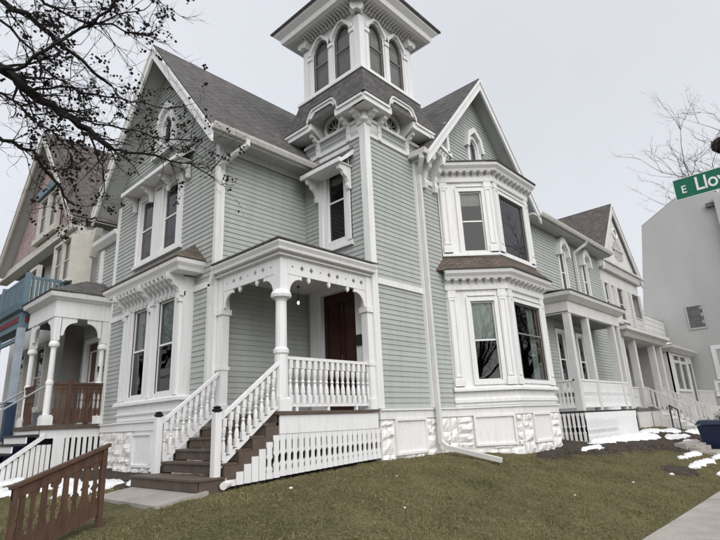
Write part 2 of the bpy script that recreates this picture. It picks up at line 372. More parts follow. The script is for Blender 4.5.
# foundations: wall behind, individual painted stones in front
def stones(F, u0, u1, zt, zbf, holes, parent, seed):
    rnd = random.Random(seed); z = zt
    fb = MB(); zb = min(zbf(u0), zbf(u1))-.25
    fb.fbox(F, u0, u1, zb, zt, -.25, -.005); core = fb.build('foundation', 'dirty', parent)
    while z > zb+.05:
        h = rnd.uniform(.14, .30); u = u0+.01
        while u < u1-.06:
            w = min(rnd.uniform(.16, .52), u1-.01-u)
            if u1-.01-(u+w) < .12: w = u1-.01-u
            jz = rnd.uniform(-.03, .03); a, b, c, d = u+.006, u+w-.006, max(z-h+jz, zb)+.008, z-.008+(jz if z < zt-.05 else 0)
            u += w
            hit = [q_ for q_ in holes if b > q_[0]+.02 and a < q_[1]-.02 and d > q_[2]+.02 and c < q_[3]-.02]
            if hit:
                p, q, r, s = hit[0]
                if p-a > .07: b = p-.01
                elif b-q > .07: a = q+.01
                elif r-c > .07: d = r-.01
                else: continue
            mb = MB(); nx, nz = 4, 3; o = rnd.uniform(.022, .05); P = []
            for j in range(nz+1):
                for i in range(nx+1):
                    e = i in (0, nx) or j in (0, nz)
                    dd = (.004 if e else o+rnd.uniform(-.022, .022))
                    P.append(F.p(a+(b-a)*i/nx+(0 if e else rnd.uniform(-.02, .02)), c+(d-c)*j/nz+(0 if e else rnd.uniform(-.015, .015)), dd))
            mb.add(P, [(j*(nx+1)+i, j*(nx+1)+i+1, (j+1)*(nx+1)+i+1, (j+1)*(nx+1)+i) for j in range(nz) for i in range(nx)])
            me = mb.mesh('stone', M['stone']); put(me, 'stone', core)
        z -= h
    return core
def base_panel(F, u0, u1, z0, z1, parent, name='cellar_panel'):
    mb = MB(); mb.fbox(F, u0, u1, z0, z1, -.02, .012); p = mb.build(name, 'dirty', parent)
    mb = MB(); mb.ring(F, offset_poly(rect(u0, u1, z0, z1), .05), rect(u0, u1, z0, z1), -.01, .05); mb.build('panel_frame', 'dirty', p)
gR = lambda u: gz(u, 0)
stones(FR, .02, 1.9, -.2, gR, [(.42, 1.5, -.9, -.2)], H, 1); base_panel(FR, .5, 1.46, -.86, -.24, H)
stones(FG, 1.9, BX0, -.2, gR, [], H, 2)
stones(FB1, 0, LB, -.2, lambda u: -1.08, [(.38, 1.4, -.88, -.2)], H, 3); base_panel(FB1, .45, 1.34, -.83, -.24, H)
stones(FB2, 0, BW, -.2, lambda u: -1.1, [(.5, 1.52, -.88, -.2)], H, 4); base_panel(FB2, .58, 1.44, -.83, -.24, H)
stones(FB3, 0, LB, -.2, lambda u: -1.1, [], H, 5)
FBX = Frame(XW-.25, 0, -90); BBY0, BBY1 = 2.95, 5.85
stones(FBX, -BBY1, -BBY0, -.2, lambda u: -1.2, [(-4.9, -3.9, -.95, -.2)], H, 6); base_panel(FBX, -4.8, -4.0, -.9, -.3, H)
stones(FW, -YF, -BBY1, -.2, lambda u: -1.1, [], H, 7); stones(FW, -BBY0, -YN, -.2, lambda u: -1.1, [], H, 8)
MB().fbox(Frame(XE, 0, 0), -7, 0, -1.3, -.2, .05, .25).build('foundation', 'dirty', H)
MB().box(7.0, XE, -.02, .3, -1.3, -.2).build('foundation', 'dirty', H)

# water table: board with a drip cap
WT = [(-.02, -.2), (.035, -.2), (.035, -.035), (.075, -.03), (.075, 0.0), (-.02, .012)]
def water(pts): MB().mold(pts, WT).build('water_table', 'white', H)
water([(0, 0), (1.89, 0)]); water([(1.9, YR), B0, B1, B2, B3, (XE, YR)])
water([(XW, YF), (XW, BBY1)]); water([(XW, BBY0), (XW, YN)])
water([(XW-.05, BBY1+.002), (XW-.25, BBY1+.002), (XW-.25, BBY0), (XW-.05, BBY0)])

# --- walls of the tower
siding(FR, .14, 1.74, .012, 2.62, [], H); siding(FR, .14, 1.74, 2.75, 6.19, [], H); siding(FR, .14, S, 6.29, 6.58, [], H)
FLW = (-1.60, -.56, 3.74, 6.02)
siding(FL, -YN, -.14, 3.0, 6.19, [FLW], H); siding(FL, -S, -.14, 6.29, 6.58, [], H)
siding(FL, -YN, -1.97, .0, 2.85, [], H); siding(FL, -.24, -.14, .0, 2.85, [], H)
def trim(F, u0, u1, z0, z1, name='trim_board', d=.045, parent=None, m='white'): return MB().fbox(F, u0, u1, z0, z1, -.03, d).build(name, m, parent or H)
trim(FR, .145, 1.74, 2.62, 2.75, 'belt_board'); trim(FR, .145, S, 6.19, 6.29, 'belt_board'); trim(FL, -S, -.145, 6.19, 6.29, 'belt_board')
MB().box(-.042, .14, -.042, .14, .012, 6.6).build('corner_board', 'white', H)
# downspout board at the joint of tower and wing, with the round-ended pipe
trim(FG, 1.74, 2.02, .012, 6.2, 'corner_board', .05)
def pipe(pts, r=.045, label=None):
    mb = MB()
    for a, b in zip(pts, pts[1:]):
        a, b = Vector(a), Vector(b); t = (b-a).normalized(); x = Vector((1, 0, 0)) if abs(t.x) < .5 else Vector((0, 1, 0)); x = (x-t*x.dot(t)).normalized(); y = t.cross(x)
        a2 = a-t*r*.5; b2 = b+t*r*.5; c = r
        mb.hexa([a2-x*c-y*c, a2+x*c-y*c, a2+x*c+y*c, a2-x*c+y*c, b2-x*c-y*c, b2+x*c-y*c, b2+x*c+y*c, b2-x*c+y*c])
    return mb.build('downspout', 'pvc', H, label=label)
pipe([(1.62, -.42, 6.12), (1.62, -.42, 6.02), (1.83, -.15, 5.72), (1.83, -.15, -.72), (1.86, -.3, -.84), (1.9, -1.5, -1.08)])
pipe([(XW+.28, YN-.62, 5.90), (XW+.28, YN-.62, 5.70), (XW-.09, YN-.09, 5.28), (XW-.09, YN-.09, 2.95), (XW-.09, YN+.05, 2.6), (XW-.09, YN+.05, -1.0)])

# tower window with its bracketed shed hood
w = window(FL, rect(-1.30, -.72, 3.86, 5.90), H, casing=.22, rail=4.85, shade='blind', shade_frac=.28)
trim(FL, -1.56, -1.43, 3.75, 5.95, 'pilaster', .075); trim(FL, -.61, -.5, 3.75, 5.95, 'pilaster', .075)
def hood(F, u0, u1, zt, out, drop, parent, roofm='roof', nb=2, bw=.09, bh=.55):
    mb = MB(); mb.add([F.p(u0, zt, 0), F.p(u1, zt, 0), F.p(u1, zt-drop, out), F.p(u0, zt-drop, out)], [(0, 1, 2, 3)])
    r = MB().slab(mb.v, .05).build('hood_roof', roofm, parent, uv=True)
    f = MB(); f.fbox(F, u0-.01, u1+.01, zt-drop-.15, zt-drop-.045, out-.05, out+.015)
    for a in (u0, u1-.05): f.extr([F.p(a, zt-.06, 0), F.p(a, zt-drop-.055, out-.05), F.p(a, zt-drop-.15, out-.05), F.p(a, zt-.2, 0)], tuple(.05*c for c in F.x)+(0,))
    f.build('hood_fascia', 'white', r)
    MB().fbox(F, u0+.05, u1-.05, zt-drop-.12, zt-drop-.1, .02, out-.05).build('hood_soffit', 'white', r)
    bm_ = bracket_mesh('hood_bracket', bw, out-.1, bh)
    for i in range(nb):
        u = u0+.14+(u1-u0-.28)*i/(nb-1); fplace(bm_, F, u, zt-drop-.12, .04, 'bracket', r)
    return r
hood(FL, -1.72, -.36, 6.05, .5, .42, H)

# --- tower cornice: level eaves that step up into an arch over each round window
EZ = 6.78; OV = .40
out_top = [(-OV, 6.97), (.40, 6.97), (.44, 7.0), (.46, 7.12), (.58, 7.30), (.66, 7.33), (1.32, 7.33), (1.40, 7.30), (1.53, 7.12), (1.55, 7.0), (1.59, 6.97), (S+OV, 6.97)]
out_bot = [(-OV, EZ), (.50, EZ), (.58, EZ+.02), (.57, 7.0), (.64, 7.15), (.71, 7.21), (1.27, 7.21), (1.34, 7.15), (1.41, 7.0), (1.40, EZ+.02), (1.48, EZ), (S+OV, EZ)]
def tower_face(F, flip):
    q = (lambda P: [(-u, z) for u, z in P][::-1]) if flip else (lambda P: P)
    T, B = q(out_top), q(out_bot); T2 = [(u, z+.0) for u, z in T]
    f = MB()
    for i in range(len(T)-1):
        poly = [B[i], B[i+1], T[i+1], T[i]]
        cut = lambda P: [(min(u, OV-.051) if flip else u, z) for u, z in P]
        f.prism(F, cut(poly), OV-.05, OV)
        # crown strip a little prouder than the fascia
        m0 = [(B[i][0]*.35+T[i][0]*.65, B[i][1]*.35+T[i][1]*.65), (B[i+1][0]*.35+T[i+1][0]*.65, B[i+1][1]*.35+T[i+1][1]*.65)]
        f.prism(F, cut([m0[0], m0[1], T[i+1], T[i]]), OV+.001, OV+.035)
        # soffit back to the wall
        ua, ub = B[i][0], B[i+1][0]
        if flip and i == len(T)-2: f.face([F.p(ua, B[i][1], OV-.05), F.p(0, B[i][1], OV-.05), F.p(0, B[i][1], 0), F.p(ua, B[i][1], 0)])
        else: f.face([F.p(*B[i], OV-.05), F.p(*B[i+1], OV-.05), F.p(*B[i+1], 0), F.p(*B[i], 0)])
    co = f.build('cornice', 'white', H)
    r = MB()
    for i in range(len(T)-1):
        r.face([F.p(T[i][0], T[i][1]+.012, OV+.05), F.p(T[i+1][0], T[i+1][1]+.012, OV+.05), F.p(T[i+1][0], T[i+1][1]+.06, -.35), F.p(T[i][0], T[i][1]+.06, -.35)])
    r.build('cornice_roof', 'roof', co, uv=True)
    s = s_ = -1 if flip else 1
    g = lambda u0, u1: (min(s*u0, s*u1), max(s*u0, s*u1))
    # flat frieze behind
    fr = MB(); fr.fbox(F, *g(.02, .74), 6.66, 7.2, -.05, .0); fr.fbox(F, *g(1.30, S), 6.66, 7.2, -.05, .0)
    arc = [(1.02+.28*math.cos(R(15*k)), 6.86+.25*math.sin(R(15*k))) for k in range(13)]
    for p, q in zip(arc, arc[1:]): fr.prism(F, [(s_*p[0], p[1]), (s_*q[0], q[1]), (s_*q[0], 7.2), (s_*p[0], 7.2)], -.05, .0)
    fr.build('frieze', 'siding', H)
    sb = MB(); sb.fbox(F, *g(-.05, S), 6.58, 6.66, -.03, .075); sb.build('frieze_sill', 'white', H)
    # lunette with radiating muntins
    c0 = s*1.02; lun = [(c0+.225*math.cos(a), 6.86+.225*math.sin(a)) for a in [R(-55)+R(290)*i/16 for i in range(17)]]
    ww = window(F, lun, H, casing=.06, out=.05, sill=False, name='window', depth=.3, sashm='sashd')
    for k in range(6):
        a = R(-20+44*k); mb = MB(); d = Vector((math.cos(a), math.sin(a))); p = Vector((-d.y, d.x))*.008
        mb.prism(F, [(c0+d.x*.03+p.x, 6.80+d.y*.03+p.y), (c0+d.x*.2+p.x, 6.86+d.y*.2+p.y), (c0+d.x*.2-p.x, 6.86+d.y*.2-p.y), (c0+d.x*.03-p.x, 6.80+d.y*.03-p.y)], -.05, -.02); mb.build('muntin', 'white', ww)
    # consoles at the arch feet and at the corner
    bb = bracket_mesh('cornice_bracket', .09, OV-.1, .40)
    for u in (.46, 1.55): fplace(bb, F, s*u, EZ, .0, 'bracket', co)
    b2 = bracket_mesh('corner_bracket', .16, OV-.08, .3); fplace(b2, F, s*.09, EZ, .0, 'bracket', co)
    # coved side cheeks of the arch (quarter-round wood between arch and wall)
    for a, b in ((.56, .60), (1.40, 1.44)):
        mb = MB(); e_ = s*a; mb.extr([F.p(e_, 6.62, 0), F.p(e_, 6.64, .05), F.p(e_, 6.70, .16), F.p(e_, 6.80, OV-.06), F.p(e_, 7.1, OV-.06), F.p(e_, 7.1, 0)], tuple(s*(b-a)*c for c in F.x)+(0,)); mb.build('arch_cheek', 'white', co)
    # pilaster strips and carved panels in the band below
    for u in (.42, 1.50): trim(F, *g(u, u+.12), 6.2, 6.585, 'pilaster', .065)
    trim(F, *g(.15, .41), 6.32, 6.57, 'carved_panel', .035)
    for k in range(5):
        mb = MB(); u = s*(.19+.045*k); mb.prism(F, [(u-.014, 6.36), (u+.014, 6.36+.02*(k % 2)), (u+.016, 6.50), (u-.012, 6.53-.02*(k % 2))], .03, .055); mb.build('carved_leaf', 'white', H)
tower_face(FR, False); tower_face(FL, True)
MB().lathe(-.03, -.03, [(.03, 6.5), (.10, 6.55), (.105, 6.6), (.07, 6.68), (.07, 6.76)], 8).build('corner_knob', 'white', H)
# skirt roof up to the belvedere
CB = .10
sk = MB(); rings = [(.44, 6.985), (.30, 7.38), (.17, 7.72), (CB, 8.0)]
for (a, za), (b, zb) in zip(rings, rings[1:]):
    A = [(-a, -a), (S+a, -a), (S+a, S+a), (-a, S+a)]; Bq = [(-b, -b), (S+b, -b), (S+b, S+b), (-b, S+b)]
    for i in range(4):
        j = (i+1) % 4; sk.face([(*A[i], za), (*A[j], za), (*Bq[j], zb), (*Bq[i], zb)])
sk.build('tower_roof', 'roof', H, uv=True)
MB().box(.0, S, .0, S, 6.0, 6.2).build('tower_core', 'dark', H)

# --- belvedere
c0, c1 = .02, S-.02
sq = [(c0, c0), (c1, c0), (c1, c1), (c0, c1)]
MB().mold(sq, [(-.1, 7.92), (.17, 7.92), (.17, 7.99), (.11, 8.02), (.09, 8.10), (.03, 8.13), (-.1, 8.13)], True).build('belvedere_sill', 'white', H)
W1, W2 = (.35, .90), (1.14, 1.70)
def belv(F, flip):
    s = -1 if flip else 1; D0 = -.02
    cols = [W1, W2] if not flip else [(-W2[1], -W2[0]), (-W1[1], -W1[0])]
    lo, hi = (c0, c1) if not flip else (-c1, -c0)
    mb = MB(); zs, zp, z0, z1 = 9.38, 9.70, 8.18, 10.05
    ed = [lo]+[q for c in cols for q in c]+[hi]
    for a, b in ((ed[0], ed[1]), (ed[2], ed[3]), (ed[4], ed[5])): mb.fbox(F, a, b, 8.1, z1, D0-.08, D0)
    for a, b in cols:
        mb.fbox(F, a, b, 8.1, z0, D0-.08, D0); ar = arched(a, b, z0, zs, zp)
        um = (a+b)/2; up = ar[2:6]; left = ar[5:]
        mb.prism(F, up+[(um, z1), (b, z1)], D0-.08, D0); mb.prism(F, left+[(a, z1), (um, z1)], D0-.08, D0)
    bw = mb.build('belvedere_wall', 'white', H)
    FD = Frame(F.o[0]+F.n[0]*D0, F.o[1]+F.n[1]*D0, F.deg)
    for i, (a, b) in enumerate(cols):
        window(FD, arched(a, b, z0, zs, zp), H, casing=.035, out=.02, rail=8.95, sill=False, shade='blind', shade_frac=.98, depth=.2, sashm='sashd')
        hm = MB(); o = offset_poly(arched(a, b, z0, zs, zp+.02), .10); inn = offset_poly(arched(a, b, z0, zs, zp+.02), .04)
        um = (a+b)/2
        hm.ring(F, [(b+.15, zs-.02), (b+.13, zs+.1), (um+.10, zp+.10), (um-.10, zp+.10), (a-.13, zs+.1), (a-.15, zs-.02)], [(b+.04, zs-.02), (b+.035, zs+.06), (um+.06, zp+.03), (um-.06, zp+.03), (a-.035, zs+.06), (a-.04, zs-.02)], D0+.0, D0+.08, False)
        hm.build('window_hood', 'white', H)
    # narrow pilasters between and beside the openings, small capitals
    for u in (ed[1]-.10, (ed[2]+ed[3])/2, ed[4]+.10):
        MB().fbox(F, u-.06, u+.06, 8.13, 9.30, D0+.001, D0+.045).build('pilaster', 'white', H)
        MB().fbox(F, u-.085, u+.085, 9.22, 9.33, D0+.002, D0+.075).build('capital', 'white', H)
    # board-and-batten soffit frieze
    for k in range(26):
        u = lo+.14+(hi-lo-.28)*k/25; MB().fbox(F, u-.018, u+.018, 9.86, 10.05, D0+.001, D0+.03).build('batten', 'white', bw)
    return bw
belv(FR, False); belv(FL, True)
MB().box(c0+.12, c1-.12, c0+.12, c1-.12, 8.05, 8.1).build('belvedere_floor', 'dark', H)
for F, a in ((Frame(0, c1, 0), 0), (Frame(c1, 0, -90), 1)):
    mb = MB(); mb.fbox(F, *((c0, c1) if a == 0 else (-c1, -c0)), 8.1, 10.05, -.05, 0); mb.build('belvedere_wall', 'white', H)
for (x, y) in ((c0, c0), (c1, c0), (c0, c1)):
    MB().box(x-.04-(.0 if x < 1 else .12), x+.16-(.0 if x < 1 else .12), y-.04-(.0 if y < 1 else .12), y+.16-(.0 if y < 1 else .12), 8.12, 9.62).build('corner_board', 'white', H)
cbm = MB(); cbm.extr([(-.13, 0, 10.0), (.13, 0, 10.0), (.17, 0, 9.95), (.17, 0, 9.75), (.10, 0, 9.66), (0, 0, 9.72), (-.10, 0, 9.66), (-.17, 0, 9.75), (-.17, 0, 9.95)], (0, -.2, 0))
me_c = cbm.mesh('corner_console', M['white'])
put(me_c, 'corner_console', H, (c0, c0+.06, 0), R(-45)); put(me_c, 'corner_console', H, (c1-.05, c0+.02, 0), R(0)); put(me_c, 'corner_console', H, (c0+.02, c1-.05, 0), R(-90))
# flared eaves: soffit, crown, hip roof
ev = MB(); ev.mold(sq, [(-.02, 9.98), (.42, 9.93), (.42, 10.0), (-.02, 10.06)], True); ev.build('belvedere_soffit', 'white', H)
ev = MB(); ev.mold(sq, [(.38, 9.90), (.47, 9.95), (.50, 10.08), (.62, 10.2), (.64, 10.27), (.38, 10.2)], True); ev.build('belvedere_cornice', 'white', H)
hr = MB(); O6 = .70
Aq = [(-O6+c0, -O6+c0), (c1+O6, -O6+c0), (c1+O6, c1+O6), (-O6+c0, c1+O6)]; mid = [(.45+c0, .45+c0), (c1-.45, .45+c0), (c1-.45, c1-.45), (.45+c0, c1-.45)]
for i in range(4):
    j = (i+1) % 4
    hr.slab([(*Aq[i], 10.29), (*Aq[j], 10.29), (*mid[j], 11.05), (*mid[i], 11.05)], .05); hr.face([(*mid[i], 11.05), (*mid[j], 11.05), (S/2, S/2, 11.9)])
hr.build('belvedere_roof', 'roof', H, uv=True)
bat = bracket_mesh('eave_bracket', .05, .36, .12)
for F, s in ((FR, 1), (FL, -1)):
    for k in range(18): fplace(bat, F, s*(.12+(S-.24)*k/17), 9.95, 0.0, 'modillion', H)

# --- gabled wing on the left: front wall, side wall, roof
YA, ZA, SL = 4.75, 9.82, 1.225
def gl(z): return -YA-(ZA-.12-z)/SL if z > 5.9 else -YF
def gh(z): return -YA+(ZA-.12-z)/SL if z > 5.9 else -YN
lo_ = lambda z: max(-YF, gl(z)); hi_ = lambda z: min(-YN-.1, gh(z))
hBox = (-BBY1-.02, -BBY0+.02, -.3, 3.2); hW2 = (-6.05, -3.77, 3.8, 5.85); hGW = (-5.04, -4.46, 6.8, 7.9)
siding(FW, lambda z: -YF+.1, lambda z: -YN-.1, .012, 2.62, [hBox], H)
siding(FW, lambda z: max(-YF+.1, gl(z)), hi_, 2.75, 9.5, [hBox, hW2, hGW], H)
trim(FW, -BBY0, -YN-.1, 2.62, 2.75, 'belt_board'); trim(FW, -YF+.1, -BBY1, 2.62, 2.75, 'belt_board')
MB().box(XW-.042, XW+.12, YN-.042, YN+.1, .012, 6.2).build('corner_board', 'white', H)
MB().box(XW-.042, XW+.12, YF-.1, YF+.042, .012, 6.0).build('corner_board', 'white', H)
siding(FS, XW+.12, -.0, 0.0, 5.75, [], H)
trim(FS, XW+.12, 0, 5.72, 5.86, 'frieze_board')
# paired upper windows under one hood
for a, b in ((-5.92, -5.19), (-4.66, -3.93)):
    window(FW, rect(a, b, 4.02, 5.70), H, casing=.13, rail=4.85, sill=False)
trim(FW, -6.06, -5.99, 3.9, 5.8, 'pilaster', .06); trim(FW, -3.85, -3.66, 3.9, 5.8, 'pilaster', .06); trim(FW, -5.05, -4.80, 3.9, 5.72, 'mullion', .05)
MB().fbox(FW, -6.1, -3.6, 3.83, 3.9, -.02, .1).build('window_sill', 'white', H)
trim(FW, -6.0, -3.8, 5.79, 5.98, 'window_head', .05)
hood(FW, -6.35, -3.25, 6.42, .42, .38, H, nb=4, bh=.42)
# arched gable window with peaked surround
window(FW, arched(-4.98, -4.52, 7.0, 7.55, 7.85), H, casing=.10, rail=None, sill=False)
mb = MB(); o = [(-5.27, 7.45), (-4.75, 8.22), (-4.23, 7.45)]; i_ = [(-5.1, 7.45), (-4.75, 7.98), (-4.4, 7.45)]
mb.ring(FW, [(-5.27, 7.5), (-5.12, 8.0), (-4.75, 8.28), (-4.38, 8.0), (-4.23, 7.5)], [(-5.12, 7.5), (-5.02, 7.88), (-4.75, 8.08), (-4.48, 7.88), (-4.38, 7.5)], -.0, .12, False); mb.build('window_hood', 'white', H)
MB().prism(FW, [(-5.22, 7.4), (-5.1, 7.98), (-4.75, 8.24), (-4.4, 7.98), (-4.28, 7.4), (-4.5, 7.4), (-4.5, 7.6), (-4.75, 7.9), (-5.0, 7.6), (-5.0, 7.4)], -.01, .03).build('tympanum', 'white', H)
for u in (-5.2, -4.3): trim(FW, u-.07, u+.07, 6.75, 7.5, 'pilaster', .08)
MB().fbox(FW, -5.35, -4.15, 6.68, 6.76, -.02, .14).build('window_sill', 'white', H)
# roof
OG, YE0, YE1 = .577, YN-.56, YF+.56
ze0 = ZA-SL*(YA-YE0)
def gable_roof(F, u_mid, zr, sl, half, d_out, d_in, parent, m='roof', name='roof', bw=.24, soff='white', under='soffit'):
    """Two roof slabs, soffit, bargeboards: F is the gable's frame, d_out the overhang, d_in how far the ridge runs back."""
    for s in (-1, 1):
        e = u_mid+s*half; zz = zr-sl*half
        P = [F.p(u_mid, zr, d_out), F.p(e, zz, d_out), F.p(e, zz, -d_in), F.p(u_mid, zr, -d_in)]
        r = MB().slab(P, .05).build(name, m, parent, uv=True)
        k = .075
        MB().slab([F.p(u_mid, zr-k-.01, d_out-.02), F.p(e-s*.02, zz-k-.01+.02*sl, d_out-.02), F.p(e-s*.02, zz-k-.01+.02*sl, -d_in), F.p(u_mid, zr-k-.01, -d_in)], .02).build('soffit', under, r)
        h = bw*math.sqrt(1+sl*sl)
        b = MB(); b.prism(F, [(u_mid, zr-.055), (e, zz-.055), (e-s*.0, zz-.055-h*.92), (u_mid, zr-.055-h)], d_out-.055, d_out+.004)
        b.prism(F, [(u_mid, zr-.05), (e, zz-.05), (e, zz-.05-.1), (u_mid, zr-.05-.1)], d_out+.005, d_out+.04)
        b.build('bargeboard', soff, r)
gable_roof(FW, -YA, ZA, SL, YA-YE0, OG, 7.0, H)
# side eave: soffit box and gutter
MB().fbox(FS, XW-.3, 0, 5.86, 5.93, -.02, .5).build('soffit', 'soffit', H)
def gutter(F, u0, u1, z, d):
    MB().extr([F.p(u0, z+a, d+b) for b, a in ((0, .11), (0, 0), (.03, -.02), (.09, -.02), (.13, .06), (.14, .11), (.125, .11), (.11, .06), (.08, .0), (.02, .0), (.02, .11))], tuple((u1-u0)*c for c in F.x)+(0,)).build('gutter', 'gutter', H)
gutter(FS, XW-OG, .1, ze0-.1, .555)
MB().fbox(FS, XW-OG+.06, 0, ze0-.14, ze0-.05, .5, .555).build('fascia', 'white', H)

# --- shallow box bay on the left wing
bpts = [(XW, BBY1), (XW-.25, BBY1), (XW-.25, BBY0), (XW, BBY0)]
FBs = Frame(XW, BBY0, 0)
bwin = [(-5.30, -4.57), (-4.03, -3.28)]
mb = MB(); zb0, zb1 = .0, 2.95; ed = [-BBY1, bwin[0][0], bwin[0][1], bwin[1][0], bwin[1][1], -BBY0]
for a, b in ((0, 1), (2, 3), (4, 5)): mb.fbox(FBX, ed[a], ed[b], zb0+.02, zb1, -.1, 0)
for a, b in bwin: mb.fbox(FBX, a, b, zb0+.02, .55, -.1, 0); mb.fbox(FBX, a, b, 2.56, zb1, -.1, 0)
mb.fbox(Frame(XW-.25, BBY0, 0), .002, .25, .02, zb1, -.08, -.002); mb.fbox(Frame(XW-.25, BBY1, 0), .002, .25, .02, zb1, .002, .08)
bay = mb.build('box_bay', 'white', H)
for a, b in bwin: window(FBX, rect(a, b, .55, 2.56), H, casing=.10, rail=1.58, sill=False, shade='curtain', shade_frac=.5)
MB().mold(bpts, [(0, .36), (.09, .36), (.09, .42), (.03, .46), (0, .46)]).build('sill_molding', 'white', bay)
MB().mold(bpts, [(0, .14), (.04, .14), (.05, .17), (.0, .2)]).build('panel_molding', 'white', bay)
for u in (-5.72, -5.50, -4.30, -3.08): trim(FBX, u-.06, u+.06, .47, 2.6, 'pilaster', .055, bay); 
for u in (-5.6, -4.30, -3.06): trim(FBX, u-.11, u+.11, 2.52, 2.62, 'capital', .09, bay)
bb = bracket_mesh('bay_bracket', .07, .33, .42); b3 = bracket_mesh('bay_console', .12, .36, .6)
for k in range(15):
    u = -BBY1+.1+(BBY1-BBY0-.2)*k/14; fplace(b3 if k in (0, 7, 14) else bb, FBX, u, 3.0, 0, 'bracket', bay)
MB().mold(bpts, [(0, 2.98), (.33, 2.98), (.36, 3.05), (.42, 3.12), (.44, 3.2), (0, 3.2)]).build('bay_cornice', 'white', bay)
rf = MB(); o = .46; A = [(XW, BBY1+o), (XW-.25-o, BBY1+o), (XW-.25-o, BBY0-o), (XW, BBY0-o)]; zt = 3.76
rf.slab([(A[1][0], A[1][1], 3.22), (A[2][0], A[2][1], 3.22), (XW, BBY0+.1, zt), (XW, BBY1-.1, zt)], .04)
rf.slab([(A[2][0], A[2][1], 3.22), (A[3][0], A[3][1], 3.22), (XW, BBY0+.1, zt)], .03); rf.slab([(A[1][0], A[1][1], 3.22), (A[0][0], A[0][1], 3.22), (XW, BBY1-.1, zt)], .03)
rf.build('bay_roof', 'broof', H, uv=True)

# --- right gabled wing with the two-storey bay
XA, ZA2, SL2, HW2 = 4.93, 9.95, 1.15, 3.2
gx0 = lambda z: max(2.02, XA-(ZA2-.12-z)/SL2); gx1 = lambda z: min(8.05, XA+(ZA2-.12-z)/SL2)
hB = (BX0+.02, B3[0]-.02, -.3, 6.6); hG2 = (4.62, 5.24, 6.4, 8.04)
siding(FG, 2.02, BX0+.02, .012, 2.62, [], H); siding(FG, gx0, gx1, 2.62, 9.7, [hB, hG2], H)
trim(FG, 2.02, BX0, 5.62, 5.75, 'belt_board')
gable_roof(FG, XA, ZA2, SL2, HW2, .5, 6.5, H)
window(FG, arched(4.70, 5.16, 6.6, 7.72, 8.0), H, casing=.09, sill=False, curtain=.5)
mb = MB(); mb.ring(FG, [(4.42, 7.6), (4.55, 8.08), (4.93, 8.38), (5.31, 8.08), (5.44, 7.6)], [(4.56, 7.6), (4.66, 7.98), (4.93, 8.20), (5.20, 7.98), (5.30, 7.6)], 0, .14, False); mb.build('window_hood', 'white', H)
for u in (4.6, 5.26): trim(FG, u-.05, u+.05, 6.5, 7.6, 'pilaster', .06)
# gable truss at the lower left corner: post, sloping arm and scroll
t = MB(); t.fbox(FG, 2.76, 2.86, 6.55, 7.48, .38, .46); ts = t.build('truss_post', 'white', H)
t = MB(); t.hexa([FG.p(2.05, 6.72, .38), FG.p(2.95, 6.45, .38), FG.p(2.95, 6.45, .46), FG.p(2.05, 6.72, .46), FG.p(2.05, 6.80, .38), FG.p(2.95, 6.56, .38), FG.p(2.95, 6.56, .46), FG.p(2.05, 6.80, .46)]); t.build('truss_arm', 'white', ts)
for k in range(6):
    t = MB(); a = [FG.p(2.12+.12*k+.08*math.cos(w), 6.50-.02*k+.08*math.sin(w), .42) for w in [R(30*j) for j in range(11)]]; t.tube(a, .02, 5); t.build('truss_scroll', 'white', ts)
bb = bracket_mesh('eave_console', .14, .42, .9); fplace(bb, FG, 2.1, 6.35, .02, 'bracket', H); fplace(bb, FG, 2.55, 6.35, .02, 'bracket', H)
MB().extr([(1.72, YR-.5, 6.05), (1.72, YR-.5, 6.25), (1.72, .3, 6.25), (1.72, .3, 6.05)], (.06, 0, 0)).build('eave_return', 'gutter', H)
MB().extr([(1.58, YR-.5, 6.12), (1.58, YR-.5, 6.27), (1.58, .1, 6.27), (1.58, .1, 6.12)], (.13, 0, 0)).build('gutter', 'gutter', H)

